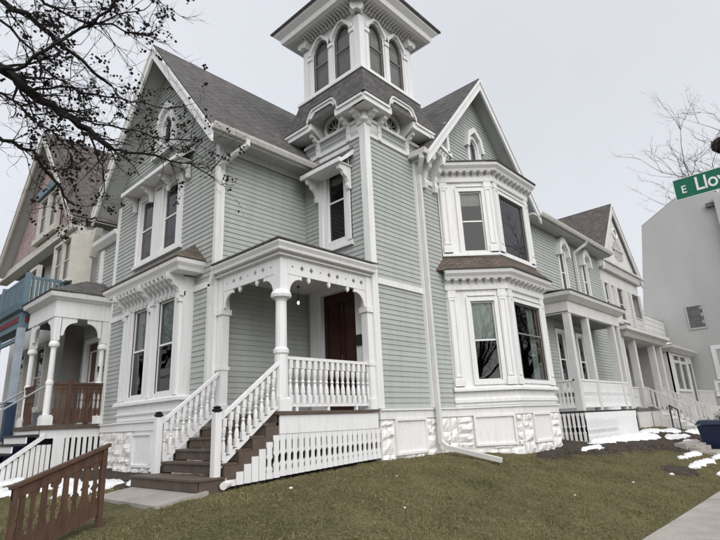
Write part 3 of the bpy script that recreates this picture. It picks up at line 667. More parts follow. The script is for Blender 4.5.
def bay_storey(z0, zs0, zs1, zc, inset, roofm, first):
    """One storey of the canted bay: posts and aprons, three windows, bracketed cornice."""
    ii = inset; pts = [(BX0+ii*1.4, YR), (B1[0]+ii*.41, B1[1]+ii), (B2[0]-ii*.41, B2[1]+ii), (B3[0]-ii*1.4, YR)]
    f1 = Frame(*pts[0], -45); f2 = Frame(*pts[1], 0); f3 = Frame(*pts[2], 45); l1 = math.dist(pts[0], pts[1]); l2 = pts[2][0]-pts[1][0]
    ops = [(f1, l1, l1/2-.30+.13, l1/2+.30+.13), (f2, l2, .27, l2-.30), (f3, l1, l1/2-.43, l1/2+.17)]
    mb = MB(); root = None
    for F, l, a, b in ops:
        mb.fbox(F, .004, a, z0, zc, -.1, 0); mb.fbox(F, b, l-.004, z0, zc, -.1, 0); mb.fbox(F, a, b, z0, zs0, -.1, 0); mb.fbox(F, a, b, zs1, zc, -.1, 0)
    root = mb.build('bay_window', 'white', H)
    for k, (F, l, a, b) in enumerate(ops):
        if k == 1:
            wf = window(F, rect(a, b, zs0, zs1), H, casing=.09, sill=False, curtain=(.3 if first else None), rail=(1.75 if first else None), sashm='sashd')
            if first: MB().fbox(F, b-.13, b-.05, zs0, zs1, -.14, -.08).build('wood_stop', 'gold', wf)
        else: window(F, rect(a, b, zs0, zs1), H, casing=.10, rail=(zs0+zs1)/2, sill=False, shade='curtain' if first else 'blind', shade_frac=.48 if first else .22)
        for u in ((.16, l-.13) if k != 1 else (.12, l-.12)):
            zq = z0+(.46 if first else .22)
            trim(F, u-.1, u+.1, zq, zc-.02, 'pilaster', .05, root)
            MB().ring(F, rect(u-.075, u+.075, zq+.22, zs1+.06), rect(u-.05, u+.05, zq+.25, zs1+.03), .045, .068).build('pilaster_panel', 'white', root); MB().fbox(F, u-.12, u+.12, zq, zq+.16, 0, .07).build('plinth', 'white', root)
            MB().fbox(F, u-.115, u+.115, zs1+.10, zs1+.16, 0, .06).build('capital', 'white', root)
            MB().fbox(F, u-.075, u+.075, zs1+.30, zs1+.44, .035, .055).build('rosette', 'white', root)
        MB().fbox(F, a-.05, b+.05, zs1+.13, zs1+.17, 0, .05).build('head_molding', 'white', root)
    cz = zc
    MB().mold(pts, [(0, cz-.12), (.06, cz-.12), (.07, cz), (0, cz)]).build('frieze_molding', 'white', root)
    MB().mold(pts, [(0, cz+.14), (.20, cz+.14), (.22, cz+.19), (.29, cz+.26), (.31, cz+.34), (0, cz+.34)]).build('bay_cornice', 'white', root)
    MB().mold(pts, [(-.02, cz), (.03, cz), (.03, cz+.14), (-.02, cz+.14)]).build('dentil_band', 'greydark' if 0 else 'white', root)
    dm = bracket_mesh('dentil', .10, .16, .15)
    for F, l, a, b in ops:
        n = 8 if l < 1.8 else 9
        for k in range(n): fplace(dm, F, .08+(l-.16)*k/(n-1), cz+.14, .03, 'modillion', root)
    o = .33; op = [(pts[0][0]-o*1.05, YR), (pts[1][0]-o*.41, pts[1][1]-o), (pts[2][0]+o*.41, pts[2][1]-o), (pts[3][0]+o*1.05, YR)]
    q = .06; ip = [(pts[0][0]+q, YR), (pts[1][0]+q*.4, pts[1][1]+q), (pts[2][0]-q*.4, pts[2][1]+q), (pts[3][0]-q, YR)]
    zr = cz+.36; rise = .42 if first else .3; r = MB()
    if not first: ip = [(pts[0][0]+.7, YR), (pts[1][0]+.3, YR-.2), (pts[2][0]-.3, YR-.2), (pts[3][0]-.7, YR)]
    for i in range(3): r.slab([(*op[i], zr), (*op[i+1], zr), (*ip[i+1], zr+rise), (*ip[i], zr+rise)], .035)
    r.build('bay_roof', roofm, root, uv=True)
    MB().mold(pts, [(.3, cz+.345), (.335, cz+.345), (.335, cz+.375), (.3, cz+.375)]).build('drip_edge', 'black', root)
    return root, pts
r1, p1 = bay_storey(.02, .60, 2.54, 2.95, 0, 'broof', True)
r2, p2 = bay_storey(3.62, 3.86, 5.54, 5.93, .05, 'roof', False)
MB().mold([B0, B1, B2, B3], [(0, .36), (.10, .36), (.10, .42), (.04, .46), (0, .46)]).build('sill_molding', 'white', r1)
MB().mold([B0, B1, B2, B3], [(0, .10), (.05, .10), (.05, .17), (.0, .22)]).build('panel_molding', 'white', r1)
MB().mold(p2, [(0, 3.74), (.05, 3.74), (.05, 3.80), (.0, 3.84)]).build('sill_molding', 'white', r2)

# --- rear run of the right side: wall, narrow hooded windows, gutter
hR = [(10.34, 10.96, 3.86, 5.6), (12.54, 13.16, 3.86, 5.6), (9.0, 9.9, 0, 2.6), (10.8, 11.6, 0, 2.6)]
siding(FG, 8.0, XE, .012, 6.1, hR, H)
MB().box(XE, XE+.08, YR, 6, -1, 6.2).build('end_wall', 'siding', H)
for u in (10.65, 12.85):
    window(FG, arched(u-.24, u+.24, 3.95, 5.45, 5.6), H, casing=.11, rail=4.75, sill=True, curtain=.3)
    mb = MB(); mb.ring(FG, [(u-.46, 5.35), (u-.42, 5.75), (u, 6.22), (u+.42, 5.75), (u+.46, 5.35)], [(u-.33, 5.35), (u-.3, 5.62), (u, 5.95), (u+.3, 5.62), (u+.33, 5.35)], 0, .2, False); hd = mb.build('window_hood', 'white', H)
    MB().lathe(*FG.p(u, 0, .16)[:2], [(.02, 5.75), (.08, 5.85), (.08, 5.98), (.03, 6.1)], 8).build('keystone', 'white', hd)
for u in (9.45, 11.2): window(FG, rect(u-.3, u+.3, .55, 2.4), H, casing=.11, rail=1.5)
rp = MB(); rp.slab([(8.0, YR-.5, 6.27), (XE+.3, YR-.5, 6.27), (XE+.3, 3.2, 10.2-.6), (8.0, 3.2, 10.2-.6)], .05); rp.build('roof', 'roof', H, uv=True)
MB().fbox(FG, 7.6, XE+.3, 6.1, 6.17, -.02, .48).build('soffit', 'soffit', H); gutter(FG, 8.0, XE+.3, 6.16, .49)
pipe([(12.0, YR-.55, 6.1), (12.0, YR-.5, 6.02), (11.75, YR-.09, 5.7), (11.75, YR-.09, 3.6)])

# --- corner porch in the angle between wing and tower
PX0 = XW
MB().box(PX0-.06, -.045, -.05, YN-.03, -.06, -.005).build('porch_floor', 'steps', H)
pf = MB(); pf.box(PX0-.02, -.05, -.02, .03, -.36, -.065); pf.box(PX0-.02, PX0+.03, .03, YN-.03, -.36, -.065); pf.build('porch_skirt_board', 'white', H)
PORCH = MB().box(PX0-.05, -.05, -.04, YN-.03, 2.74, 2.77).build('porch_ceiling', 'white', H)
def turned_post(x, y, base=0, top=2.74, r=.102, half=False, coll=2.02, parent=None):
    mb = MB(); mb.box(x-.13, x+.13, y-.13, y+.13, base, base+.2); mb.box(x-.11, x+.11, y-.11, y+.11, base+.2, base+.24)
    mb.lathe(x, y, [(r*1.15, base+.24), (r*1.15, base+.95), (r*1.35, base+.98), (r*1.35, base+1.04), (r, base+1.08), (r*.95, coll-.12), (r*1.15, coll-.08), (r*1.75, coll-.05), (r*1.85, coll), (r*1.6, coll+.06), (r*1.05, coll+.1)], 14)
    mb.box(x-.08, x+.08, y-.08, y+.08, coll+.1, top); return mb.build('porch_post', 'white', parent or H)
turned_post(PX0+.12, .12); 
for (x, y) in ((-.11, .10), (PX0+.12, YN-.14)):
    mb = MB(); mb.box(x-.085, x+.085, y-.085, y+.085, 0, 2.735); mb.box(x-.12, x+.12, y-.11, y+.11, 0, .2)
    mb.box(x-.11, x+.11, y-.1, y+.1, .86, .93); mb.box(x-.12, x+.12, y-.115, y+.115, 1.96, 2.07); mb.build('porch_post', 'white', H)
# frieze boards with sawn openings
def fret(F, u0, u1, z0, z1, d0, d1, parent):
    """A pierced frieze board: small diamonds and lozenges cut through."""
    mb = MB(); n = max(3, round((u1-u0)/.24)); w = (u1-u0)/n; zm = (z0+z1)/2
    for i in range(n):
        a = u0+i*w; b = a+w; c = (a+b)/2; r1, r2 = (.05, .06) if i % 3 else (.025, .03)
        o = rect(a, b, z0, z1); h = [(c, zm-r2), (c+r1, zm), (c, zm+r2), (c-r1, zm)]
        for k in range(4):
            l = (k+1) % 4
            # quad fan between square side and diamond side
            hk = [h[0], h[1], h[2], h[3]]
            mb.prism(F, [o[k], o[l], hk[(k+1) % 4], hk[k]], d0, d1)
    return mb.build('fretwork_frieze', 'white', parent)
FP1, FP2 = Frame(0, .06, 0), Frame(PX0+.06, 0, -90)
fret(FP1, PX0+.2, -.2, 2.42, 2.72, -.02, .03, H); fret(FP2, -YN+.25, -.2, 2.42, 2.72, -.02, .03, H)
for F, a, b in ((FP1, PX0+.2, -.2), (FP2, -YN+.25, -.2)):
    MB().fbox(F, a-(.12 if F is FP1 else .10), b+(.12 if F is FP1 else .13), 2.722, 2.783, -.03, .05).build('porch_beam', 'white', H)
    n = round((b-a)/.5)
    for i in range(1, n):
        u = a+(b-a)*i/n; MB().prism(F, [(u-.035, 2.42), (u+.035, 2.42), (u+.035, 2.36), (u, 2.31), (u-.035, 2.36)], -.015, .025).build('pendant', 'white', H)
    for e, s in ((a, 1), (b, -1)):   # arched corner brackets
        pts = [(e, 2.42), (e, 2.06)]+[(e+s*(.30-.25*math.cos(R(t))), 2.08+.27*math.sin(R(t))) for t in (0, 20, 40, 60, 80, 90)]+[(e+s*.34, 2.34), (e+s*.34, 2.42)]
        MB().prism(F, pts, -.012, .022).build('arch_bracket', 'white', H)
# cornice and roof
pp = [(PX0, YN-.0), (PX0, 0), (-.05, 0)]
MB().mold([(PX0-.0, YN-.06), (PX0, 0), (-.0, 0)], [(-.02, 2.785), (.02, 2.785), (.04, 2.80), (.12, 2.81), (.13, 2.86), (.17, 2.92), (.17, 2.96), (-.02, 2.96)]).build('porch_cornice', 'white', H)
pr = MB(); e = .20
pr.slab([(PX0-e, YN-.1, 2.995), (PX0-e, -e, 2.995), (-.35, .9, 3.42), (-.35, YN, 3.42)], .03)
pr.slab([(PX0-e, -e, 2.996), (-.0+.0, -e, 2.996), (0, .9, 3.421), (-.35, .9, 3.421)], .03)
pr.face([(-.35, .9, 3.42), (0, .9, 3.42), (0, YN, 3.42), (-.35, YN, 3.42)]); pr.build('porch_roof', 'roof', H, uv=True)
# turned balusters (shared meshes)
def baluster_mesh(key, h, m='white', r=.042):
    s = r*.95; mb = MB(); mb.box(-s, s, -s, s, 0, .20*h); mb.box(-s, s, -s, s, .80*h, h)
    mb.lathe(0, 0, [(r*.9, .2*h), (r*1.05, .25*h), (r*.95, .36*h), (r*.55, .46*h), (r*.9, .5*h), (r*.55, .54*h), (r*.95, .66*h), (r*1.05, .74*h), (r*.9, .8*h)], 8); return mb.mesh(key, M[m])
BAL = baluster_mesh('baluster', .76)
RAILP = MB().bar((PX0+.2, .1, .90), (-.18, .1, .90), .09, .055).build('porch_rail', 'white', H)
MB().bar((PX0+.2, .1, .095), (-.18, .1, .095), .07, .05).build('bottom_rail', 'white', RAILP)
for k in range(15): put(BAL, 'baluster', RAILP, (PX0+.30+(2.0)*k/14, .1, .12))
for k in range(3): MB().box(PX0+.4+k*.75, PX0+.46+k*.75, .07, .13, -.005, .07).build('rail_block', 'white', RAILP)
# door in the tower wall
DR = MB(); DR.fbox(FL, -1.60, -.5, .0, 2.62, -.12, -.07); DO = DR.build('front_door', 'door', H)
for a, b in ((-1.52, -1.1), (-1.0, -.58)):
    for z0, z1 in ((.2, .75), (.9, 2.4)): MB().ring(FL, rect(a, b, z0, z1), rect(a+.05, b-.05, z0+.05, z1-.05), -.072, -.05).build('door_panel', 'door', DO)
MB().fbox(FL, -1.06, -1.045, .1, 1.2, -.07, -.058).build('door_edge', 'gold', DO); MB().lathe(.055, 1.12, [(.02, .98), (.035, 1.0), (.035, 1.03), (.02, 1.05)], 8).build('door_knob', 'gold', DO)
MB().ring(FL, rect(-1.97, -.24, -.004, 2.85), rect(-1.60, -.5, -.003, 2.62), -.13, .045).build('door_casing', 'white', DO)
MB().fbox(FL, -.46, -.33, 1.32, 1.55, .046, .09).build('mail_box', 'black', DO)
LP = MB().lathe(-.75, 1.55, [(.04, 2.74), (.04, 2.72), (.006, 2.71), (.006, 2.42), (.03, 2.41), (.03, 2.40)], 8).build('porch_lamp', 'black', H)
MB().lathe(-.75, 1.55, [(.012, 2.40), (.022, 2.375), (.022, 2.345), (.01, 2.33)], 8).build('bulb', 'lamp', LP)

# sawn skirt slats (keyhole pattern) under the porch and stairs
def slat(F, u, w, z0, z1, parent, sawn=True, m='white'):
    zc = z0+(z1-z0)*.5; h = (z1-z0)
    if sawn and h > .52:
        g1 = w/2-.012; R_ = [(u+w/2, z0), (u+w/2, z0+.07), (u+g1, z0+.10), (u+g1, zc-.17), (u+w/2, zc-.13), (u+w/2-.028, zc-.08), (u+w/2-.030, zc-.0), (u+w/2, zc+.05), (u+g1, zc+.09), (u+g1, z1-.10), (u+w/2, z1-.07), (u+w/2, z1)]
    else: R_ = [(u+w/2, z0), (u+w/2, z1)]
    L_ = [(2*u-a, b) for a, b in R_][::-1]
    n = len(R_); mb = MB()
    for i in range(n-1):
        mb.prism(F, [R_[i], R_[i+1], L_[n-2-i], L_[n-1-i]], -.012, .012)
    return mb.build('slat', m, parent)
FK = Frame(0, .0, 0); SKB = MB().bar((PX0-.0, .05, -.42), (-.06, .05, -.42), .04, .08).build('skirt_rail', 'white', H)
n = 19
for k in range(n):
    u = PX0+.05+(2.36)*k/(n-1); slat(FK, u, .125, gz(u, 0)-.0+.06, -.366, SKB)
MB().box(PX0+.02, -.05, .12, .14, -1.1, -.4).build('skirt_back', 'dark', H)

# --- front stairs: six risers down to the path
RISE, RUN, NR = .18, .25, 6
ST = MB().box(PX0-.05, PX0-.02, .03, YN-.1, -.25, -.07).build('front_stairs', 'steps', H)
for k in range(1, NR):
    z = -RISE*k; x1 = PX0-.03-RUN*(k-1); x0 = x1-RUN-.03
    ya, yb = (.03, YN-.16)
    if k == NR-1:
        x0 -= .22; ya -= .08; yb += .10; MB().box(x0+.07, x1-.0, ya+.021, ya+.05, z-.3, z-.05).build('riser', 'steps', ST)
    MB().box(x0, x1-.0, ya, yb, z-.045, z-.003*k).build('tread', 'steps', ST)
    MB().box(x0+.03, x0+.055, ya+.02, yb-.02, z-RISE+.0, z-.05).build('riser', 'steps', ST)
for y in (.0, YN-.12):
    P = [(PX0-.03, y, -.05)]
    for k in range(1, NR):
        x = PX0-.03-RUN*(k-1); P += [(x, y, -RISE*k-.05), (x-RUN, y, -RISE*k-.05)]
    P += [(PX0-.03-RUN*(NR-1), y, -1.12), (PX0-.03-RUN*(NR-1)+.2, y, -1.12), (PX0-.03, y, -.42)]
    MB().extr(P, (0, .035, 0)).build('stringer', 'steps', ST)
NX = PX0-1.13
def newel(x, y, zb):
    mb = MB(); mb.box(x-.055, x+.055, y-.055, y+.055, zb, .0); o = mb.build('newel_post', 'white', ST)
    MB().lathe(x, y, [(.03, -.001), (.075, .02), (.085, .045), (.05, .06), (.07, .08), (.02, .10)], 10).build('newel_cap', 'black', ST)
BALS = baluster_mesh('stair_baluster', .62, r=.036)
for y in (.09, YN-.17):
    newel(NX, y, -1.0)
    a, b = (NX+.04, y, -.10), (PX0+.03, y, .80); d = Vector((0, 0, .70))
    rl = MB().bar(a, b, .08, .065).build('stair_rail', 'white', ST); MB().bar(Vector(a)-d, Vector(b)-d, .07, .06).build('stair_bottom_rail', 'white', ST)
    for k in range(9):
        t = (k+.7)/9.6; p = Vector(a).lerp(Vector(b), t); put(BALS, 'baluster', ST, (p.x, p.y, p.z-.67))
# slats beside the stairs, cut off under the steps
for k in range(8):
    u = PX0-.08-.137*k; z1 = -.30-.72*(PX0-u)-.02; g_ = gz(u, 0)+.05
    if z1-g_ > .06: slat(FK, u, .125, g_, z1, ST, sawn=(z1-g_) > .35)
MB().box(PX0-1.25, PX0-1.0, .0-.012, .012, -1.05, -.93).build('skirt_board', 'white', ST)
MB().tube([(PX0-1.12, -.12, -1.03), (PX0-.6, .3, -1.0)], .055, 10).build('drain_pipe', 'dirty', H)

# --- left entry porch beyond the box bay
LY0, LY1, LX0 = 7.42, 9.6, -3.86
LXW = -2.35
FE = Frame(LXW, 0, -90); FQ = Frame(0, LY0, 0)
siding(FE, -LY1, -YF, 0, 2.92, [(-9.25, -8.3, 0, 2.4)], H, name='siding')
FE2 = Frame(-2.35, 0, -90); siding(FE2, -9.1, -YF-.05, 3.3, 5.2, [], H)
MB().box(LX0-.05, LXW, LY0-.06, LY1, -.07, .03).build('porch_floor', 'steps', H)
MB().box(LX0, LXW, LY0, LY0+.04, -.28, -.075).build('porch_skirt_board', 'white', H)
MB().box(LX0+.02, LXW-.02, LY0+.02, LY1, 2.93, 2.96).build('porch_ceiling', 'white', H)
for (x, y) in ((LX0+.1, LY0+.10), (LX0+.1, LY1-.35), (XW-.1, LY0+.10)): turned_post(x, y, .03, 2.93, .068, coll=2.0)
MB().mold([(LX0, LY1), (LX0, LY0), (LXW, LY0)], [(-.12, 2.70), (.0, 2.70), (.0, 2.93), (-.12, 2.93)]).build('porch_beam', 'white', H)
MB().mold([(LX0, LY1), (LX0, LY0), (LXW, LY0)], [(-.12, 3.14), (.04, 3.14), (.06, 3.18), (.17, 3.20), (.20, 3.31), (-.12, 3.31)]).build('porch_cornice', 'white', H)
MB().mold([(LX0, LY1), (LX0, LY0), (LXW, LY0)], [(-.13, 2.93), (-.006, 2.93), (-.006, 3.14), (-.13, 3.14)]).build('porch_frieze', 'white', H)
FQ1 = Frame(0, LY0+.06, 0); FQ2 = Frame(LX0+.06, 0, -90)
for F, a, b in ((FQ1, LX0+.2, XW-.2), (FQ2, -LY1+.45, -LY0-.2)):
    for e, s in ((a, 1), (b, -1)):
        pts = [(e, 2.71), (e, 2.22)]+[(e+s*(.32-.26*math.cos(R(t))), 2.24+.34*math.sin(R(t))) for t in (0, 20, 40, 60, 80, 90)]+[(e+s*.36, 2.60), (e+s*.36, 2.71)]
        MB().prism(F, pts, -.012, .03).build('arch_bracket', 'white', H)
pr = MB(); pr.slab([(LX0-.23, LY1, 3.345), (LX0-.23, LY0-.23, 3.345), (LX0+1.0, LY0+1.0, 4.0), (LX0+1.0, LY1, 4.0)], .03)
pr.slab([(LX0-.23, LY0-.23, 3.346), (LXW, LY0-.23, 3.346), (LXW, LY0+1.0, 4.001), (LX0+1.0, LY0+1.0, 4.001)], .03); pr.build('porch_roof', 'roof', H, uv=True)
DO2 = MB().fbox(FE, -9.2, -8.35, .03, 2.3, -.1, -.05).build('side_door', 'brown', H)
MB().ring(FE, rect(-9.35, -8.2, .0, 2.45), rect(-9.2, -8.35, .03, 2.3), -.1, .05).build('door_casing', 'white', DO2)
window(Frame(LXW+.045, 0, -90), rect(-9.0, -8.55, 1.2, 2.05), H, casing=.03, out=.03, rail=1.6, sill=False, split=[-8.78], depth=.1)
# brown sawn railing of this porch
def brown_rail(p0, p1, z0, z1, parent, n):
    a, b = Vector((*p0, 0)), Vector((*p1, 0)); ang = math.degrees(math.atan2(p1[1]-p0[1], p1[0]-p0[0])); F = Frame(*p0, ang); L = (b-a).length
    rt = MB().fbox(F, 0, L, z1-.05, z1, -.04, .04).build('brown_railing', 'brown', parent)
    MB().fbox(F, 0, L, z0, z0+.09, -.02, .02).build('bottom_rail', 'brown', rt); MB().fbox(F, 0, L, z1-.15, z1-.052, -.02, .02).build('top_rail', 'brown', rt)
    for k in range(n):
        u = L*(k+.5)/n; w = L/n*.86; zm = (z0+z1)/2; hh = w/2
        R_ = [(u+hh, z0+.09), (u+hh, zm-.16), (u+hh*.45, zm-.12), (u+hh*.35, zm+.02), (u+hh*.8, zm+.06), (u+hh*.35, zm+.10), (u+hh*.45, zm+.2), (u+hh, zm+.24), (u+hh, z1-.15)]
        L_ = [(2*u-p, q) for p, q in R_][::-1]; m_ = MB(); nn = len(R_)
        for i in range(nn-1): m_.prism(F, [R_[i], R_[i+1], L_[nn-2-i], L_[nn-1-i]], -.011, .011)
        m_.build('slat', 'brown', rt)
    return rt
brown_rail((LX0+.55, LY0), (XW-.02, LY0), .07, 1.05, H, 8); brown_rail((LX0+.2, LY0+.06), (LX0+.55, LY0), .07, 1.05, H, 3)
MB().box(LX0+.50, LX0+.60, LY0-.05, LY0+.05, .03, 1.14).build('rail_post', 'brown', H)
brown_rail((LX0+.06, LY1-.2), (LX0+.06, LY0+1.1), .07, 1.05, H, 6)
SK2 = MB().box(LX0, LXW, LY0+.0, LY0+.03, -1.22, -1.10).build('skirt_rail', 'white', H)
for k in range(13):
    x = LX0+.62+.135*k; MB().box(x-.042, x+.042, LY0-.015, LY0+.012, -1.18, -.27).build('slat', 'white', SK2)
MB().box(LX0+.3, LX0+.55, LY0-.02, LY0+.012, -1.18, -.27).build('skirt_board', 'white', SK2)
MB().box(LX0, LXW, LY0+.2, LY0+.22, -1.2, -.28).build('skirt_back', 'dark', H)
ST2 = MB().box(LX0-.02, LX0, LY0+.1, LY1-.2, -.25, -.08).build('side_stairs', 'dirty', H)
for k in range(1, 6):
    z = .03-.2*k; x1 = LX0-.27*(k-1); MB().box(x1-.3, x1, LY0+.05, LY1-.25, z-.05, z).build('tread', 'black', ST2); MB().box(x1-.27, x1-.24, LY0+.07, LY1-.27, z-.2, z-.055).build('riser', 'dirty', ST2)
for k in range(12):
    x = LX0+.22-.11*k; zt = -.15-.74*(LX0+.1-x) if x < LX0 else -.28
    MB().box(x-.045, x+.045, LY0-.012, LY0+.012, -1.2, max(zt-.14, -1.1)).build('slat', 'white', ST2)
MB().bar((LX0+.1, LY0-.02, -.22), (LX0-1.3, LY0-.02, -1.26), .05, .12).build('stringer', 'white', ST2)
for y in (LY0+.1, LY1-.4): MB().tube([(LX0, y, .95), (LX0-1.5, y, -.05), (LX0-1.5, y, -1.1)], .022, 6).build('handrail', 'steel', ST2)
# recessed upper block and its cornice
MB().mold([(-2.35, 9.1), (-2.35, YF+.05)], [(0, 5.15), (.10, 5.15), (.22, 5.28), (.24, 5.4), (0, 5.45)]).build('cornice', 'white', H)
MB().box(-2.35, 1, YF, 9.1, 5.41, 5.46).build('roof', 'roof', H, uv=True)
MB().box(-2.3, 1, 9.05, 9.1, 3.3, 5.4).build('end_wall', 'siding', H)
MB().fbox(FE2, -8.85, -8.6, 3.6, 5.1, -.02, .05).build('trim_board', 'white', H)
MB().box(LXW+.02, 3, LY1-.05, LY1, -1, 3.3).build('end_wall', 'siding', H)

# --- side porch at the rear of the right side
SX0, SX1, SY = 8.0, 12.75, -1.0
SP = MB().box(SX0, SX1, SY, YR-.02, -.24, -.19).build('side_porch', 'black', H)
MB().mold([(SX0, YR), (SX0, SY), (SX1, SY), (SX1, YR)], [(-.14, 2.78), (.0, 2.78), (.0, 3.16), (-.14, 3.16)]).build('porch_beam', 'neigh2', SP)
MB().mold([(SX0, YR), (SX0, SY), (SX1, SY), (SX1, YR)], [(-.1, 3.16), (.06, 3.16), (.22, 3.30), (.24, 3.42), (-.1, 3.42)]).build('porch_cornice', 'neigh2', SP)
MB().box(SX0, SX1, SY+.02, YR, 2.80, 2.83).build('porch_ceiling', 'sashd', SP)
pr = MB(); pr.slab([(SX0-.27, SY-.27, 3.44), (SX1+.27, SY-.27, 3.44), (SX1+.2, YR, 3.56), (SX0-.2, YR, 3.56)], .03); pr.build('porch_roof', 'roof', SP, uv=True)
for x in (SX0+.12, SX0+1.6, SX0+4.1, SX1-.1): MB().box(x-.1, x+.1, SY+.02, SY+.22, -.19, 2.78).build('porch_post', 'neigh', SP)
def solid_rail(F, u0, u1, z0, z1, n, parent, m='white'):
    rr = MB().fbox(F, u0, u1, z1-.05, z1, -.04, .04).build('porch_rail', m, parent); MB().fbox(F, u0, u1, z0, z0+.07, -.03, .03).build('bottom_rail', m, rr)
    for k in range(n): slat(F, u0+(u1-u0)*(k+.5)/n, (u1-u0)/n*.90, z0+.07, z1-.05, rr, m=m)
FSP = Frame(0, SY+.06, 0)
for a, b, n in ((SX0+.22, SX0+1.5, 9), (SX0+1.7, SX0+4.0, 16), (SX0+4.2, SX1-.2, 3)): solid_rail(FSP, a, b, -.1, .74, n, SP)
solid_rail(Frame(SX0+.06, 0, -90), -YR+.1, -SY-.15, -.1, .74, 6, SP)
MB().box(SX0-.02, SX1, SY-.02, SY, -.42, -.245).build('skirt_board', 'white', SP)
for k in range(36): slat(Frame(0, SY-.01, 0), SX0+.07+.13*k, .112, -1.12, -.42, SP, sawn=k < 20)
for k in range(7): slat(Frame(SX0-.01, 0, -90), -YR+.07+.135*k, .10, -1.12, -.25, SP)
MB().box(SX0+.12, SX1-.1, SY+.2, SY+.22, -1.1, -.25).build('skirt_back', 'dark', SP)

# ------------------------------------------------------------------ neighbour on the left: pink gabled house with a blue porch
N1 = thing('pink_gabled_house', 'gabled house with pink shingled gable, grey roof and a slate blue front porch and balcony', 'house', (-2.7, 14, -1))
FN = Frame(-2.7, 0, -90); nA, nZ, nS, nH = -13.95, 11.25, 1.10, 4.45
gable_roof(FN, nA, nZ, nS, nH, .45, 9, N1, 'nroof', soff='cream', bw=.26)
MB().prism(FN, [(nA-4.1, 6.5), (nA+4.1, 6.5), (nA, nZ-.25)], -.06, .0).build('gable_wall', 'fish', N1, uv=True)
MB().fbox(FN, nA-4.3, nA+4.3, 6.05, 6.5, -.04, .12).build('belt_cornice', 'cream', N1)
MB().fbox(FN, nA-4.4, nA+4.4, 5.98, 6.06, -.04, .32).build('belt_soffit', 'cream', N1)
MB().fbox(FN, nA-4.1, nA+4.1, -1, 5.98, -.5, -.4).build('wall', 'neigh2', N1)
MB().box(-2.8, 5, 9.82, 9.9, 3.4, 6.2).build('wall', 'neigh2', N1); MB().box(-2.8, 5, 9.84, 9.9, -1, 3.39).build('wall', 'sashd', N1)  # lower wall coloured dark, standing in for the dim porch interior behind the posts
for a in (-14.05, -12.95): window(Frame(-2.84, 0, -90), rect(a, a+.8, 6.95, 8.3), N1, casing=.14, rail=7.65, frame='cream', depth=.02)
MB().fbox(FN, -14.35, -11.85, 8.42, 8.75, .0, .28).build('window_hood', 'blue', N1)
MB().fbox(FN, -14.3, -11.9, 6.62, 6.8, .0, .25).build('window_sill', 'cream', N1)
FNb = Frame(-3.0, 0, -90)
MB().fbox(FNb, -11.2, -9.5, 3.5, 5.97, -.6, -.1).build('oriel', 'cream', N1)
for a in (-11.05, -10.25): window(FNb, rect(a, a+.66, 4.35, 5.65), N1, casing=.09, rail=5.0, frame='cream', depth=.3)
window(Frame(-3.08, 0, -90), rect(-13.2, -12.5, 4.2, 5.3), N1, casing=.12, rail=4.8, frame='cream', depth=.1)
cv = MB() if 0 else MB(); cv.prism(Frame(-2.6, 0, -90), [(-9.48, 5.97), (-9.12, 5.97), (-9.2, 5.75), (-9.36, 5.5), (-9.46, 5.1), (-9.48, 5.1)], -.3, -.1); cv.build('corner_brace', 'cream', N1)
# porch and balcony
QX, QY0, QY1 = -4.05, 9.75, 17.5
BP = MB().box(QX, -2.75, QY0, QY1, 3.40, 3.5).build('balcony', 'blue', N1)
MB().mold([(QX, QY1), (QX, QY0), (-2.9, QY0)], [(-.1, 2.75), (0, 2.75), (0, 3.2), (.1, 3.25), (.14, 3.42), (-.1, 3.42)]).build('porch_beam', 'blue', BP)
for k in range(30):
    MB().box(QX-.03, QX-.001, QY0+.15+k*.25, QY0+.3+k*.25, 2.92, 3.08).build('frieze_ornament', 'red', BP)
for k in range(5): MB().box(QX+.12+k*.25, QX+.26+k*.25, QY0-.03, QY0-.001, 2.92, 3.08).build('frieze_ornament', 'red', BP)
pr_ = MB().bar((QX+.08, QY1, .72), (QX+.08, QY0+.1, .72), .07, .07).build('porch_rail', 'blue', BP)
for k in range(40): MB().box(QX+.05, QX+.11, QY0+2.6+k*.12, QY0+2.67+k*.12, -.2, .69).build('baluster', 'blue', BP)
MB().bar((QX+.06, QY1, 2.45), (QX+.06, QY0+.1, 2.45), .06, .12).build('porch_arcade', 'blue', BP)
for x, y in ((QX+.08, QY0+.08), (QX+.08, QY0+2.5), (QX+.08, QY0+5.5)):
    MB().box(x-.09, x+.09, y-.09, y+.09, .7, 2.75).build('porch_post', 'paleblue', BP); MB().box(x-.12, x+.12, y-.12, y+.12, -.3, .7).build('post_base', 'navy', BP)
    MB().box(x-.07, x+.07, y-.07, y+.07, 3.5, 4.38).build('balcony_post', 'blue', BP)
br_ = MB().bar((QX+.08, QY1, 4.26), (QX+.08, QY0+.08, 4.26), .07, .07).build('balcony_rail', 'blue', BP); MB().bar((QX+.08, QY0+.08, 4.262), (-2.95, QY0+.08, 4.262), .07, .07).build('balcony_rail', 'blue', BP)
for k in range(9): MB().box(QX+.2+k*.11, QX+.26+k*.11, QY0+.05, QY0+.11, 3.5, 4.23).build('baluster', 'blue', BP)
for k in range(50): MB().box(QX+.05, QX+.11, QY0+.2+k*.14, QY0+.29+k*.14, 3.5, 4.23).build('baluster', 'blue', BP)
MB().box(QX-.05, -2.5, QY0, QY1, -.3, -.2).build('porch_floor', 'navy', BP); MB().box(QX, QX+.05, QY0, QY1, -1.1, -.3).build('porch_skirt', 'neigh2', BP); MB().box(QX, -2.5, QY0, QY0+.05, -1.1, -.3).build('porch_skirt', 'navy', BP)
for a in (-11.4, -13.4): window(Frame(-3.1, 0, -90), rect(a, a+.9, .6, 2.4), N1, casing=.12, rail=1.5, frame='cream', depth=.1)
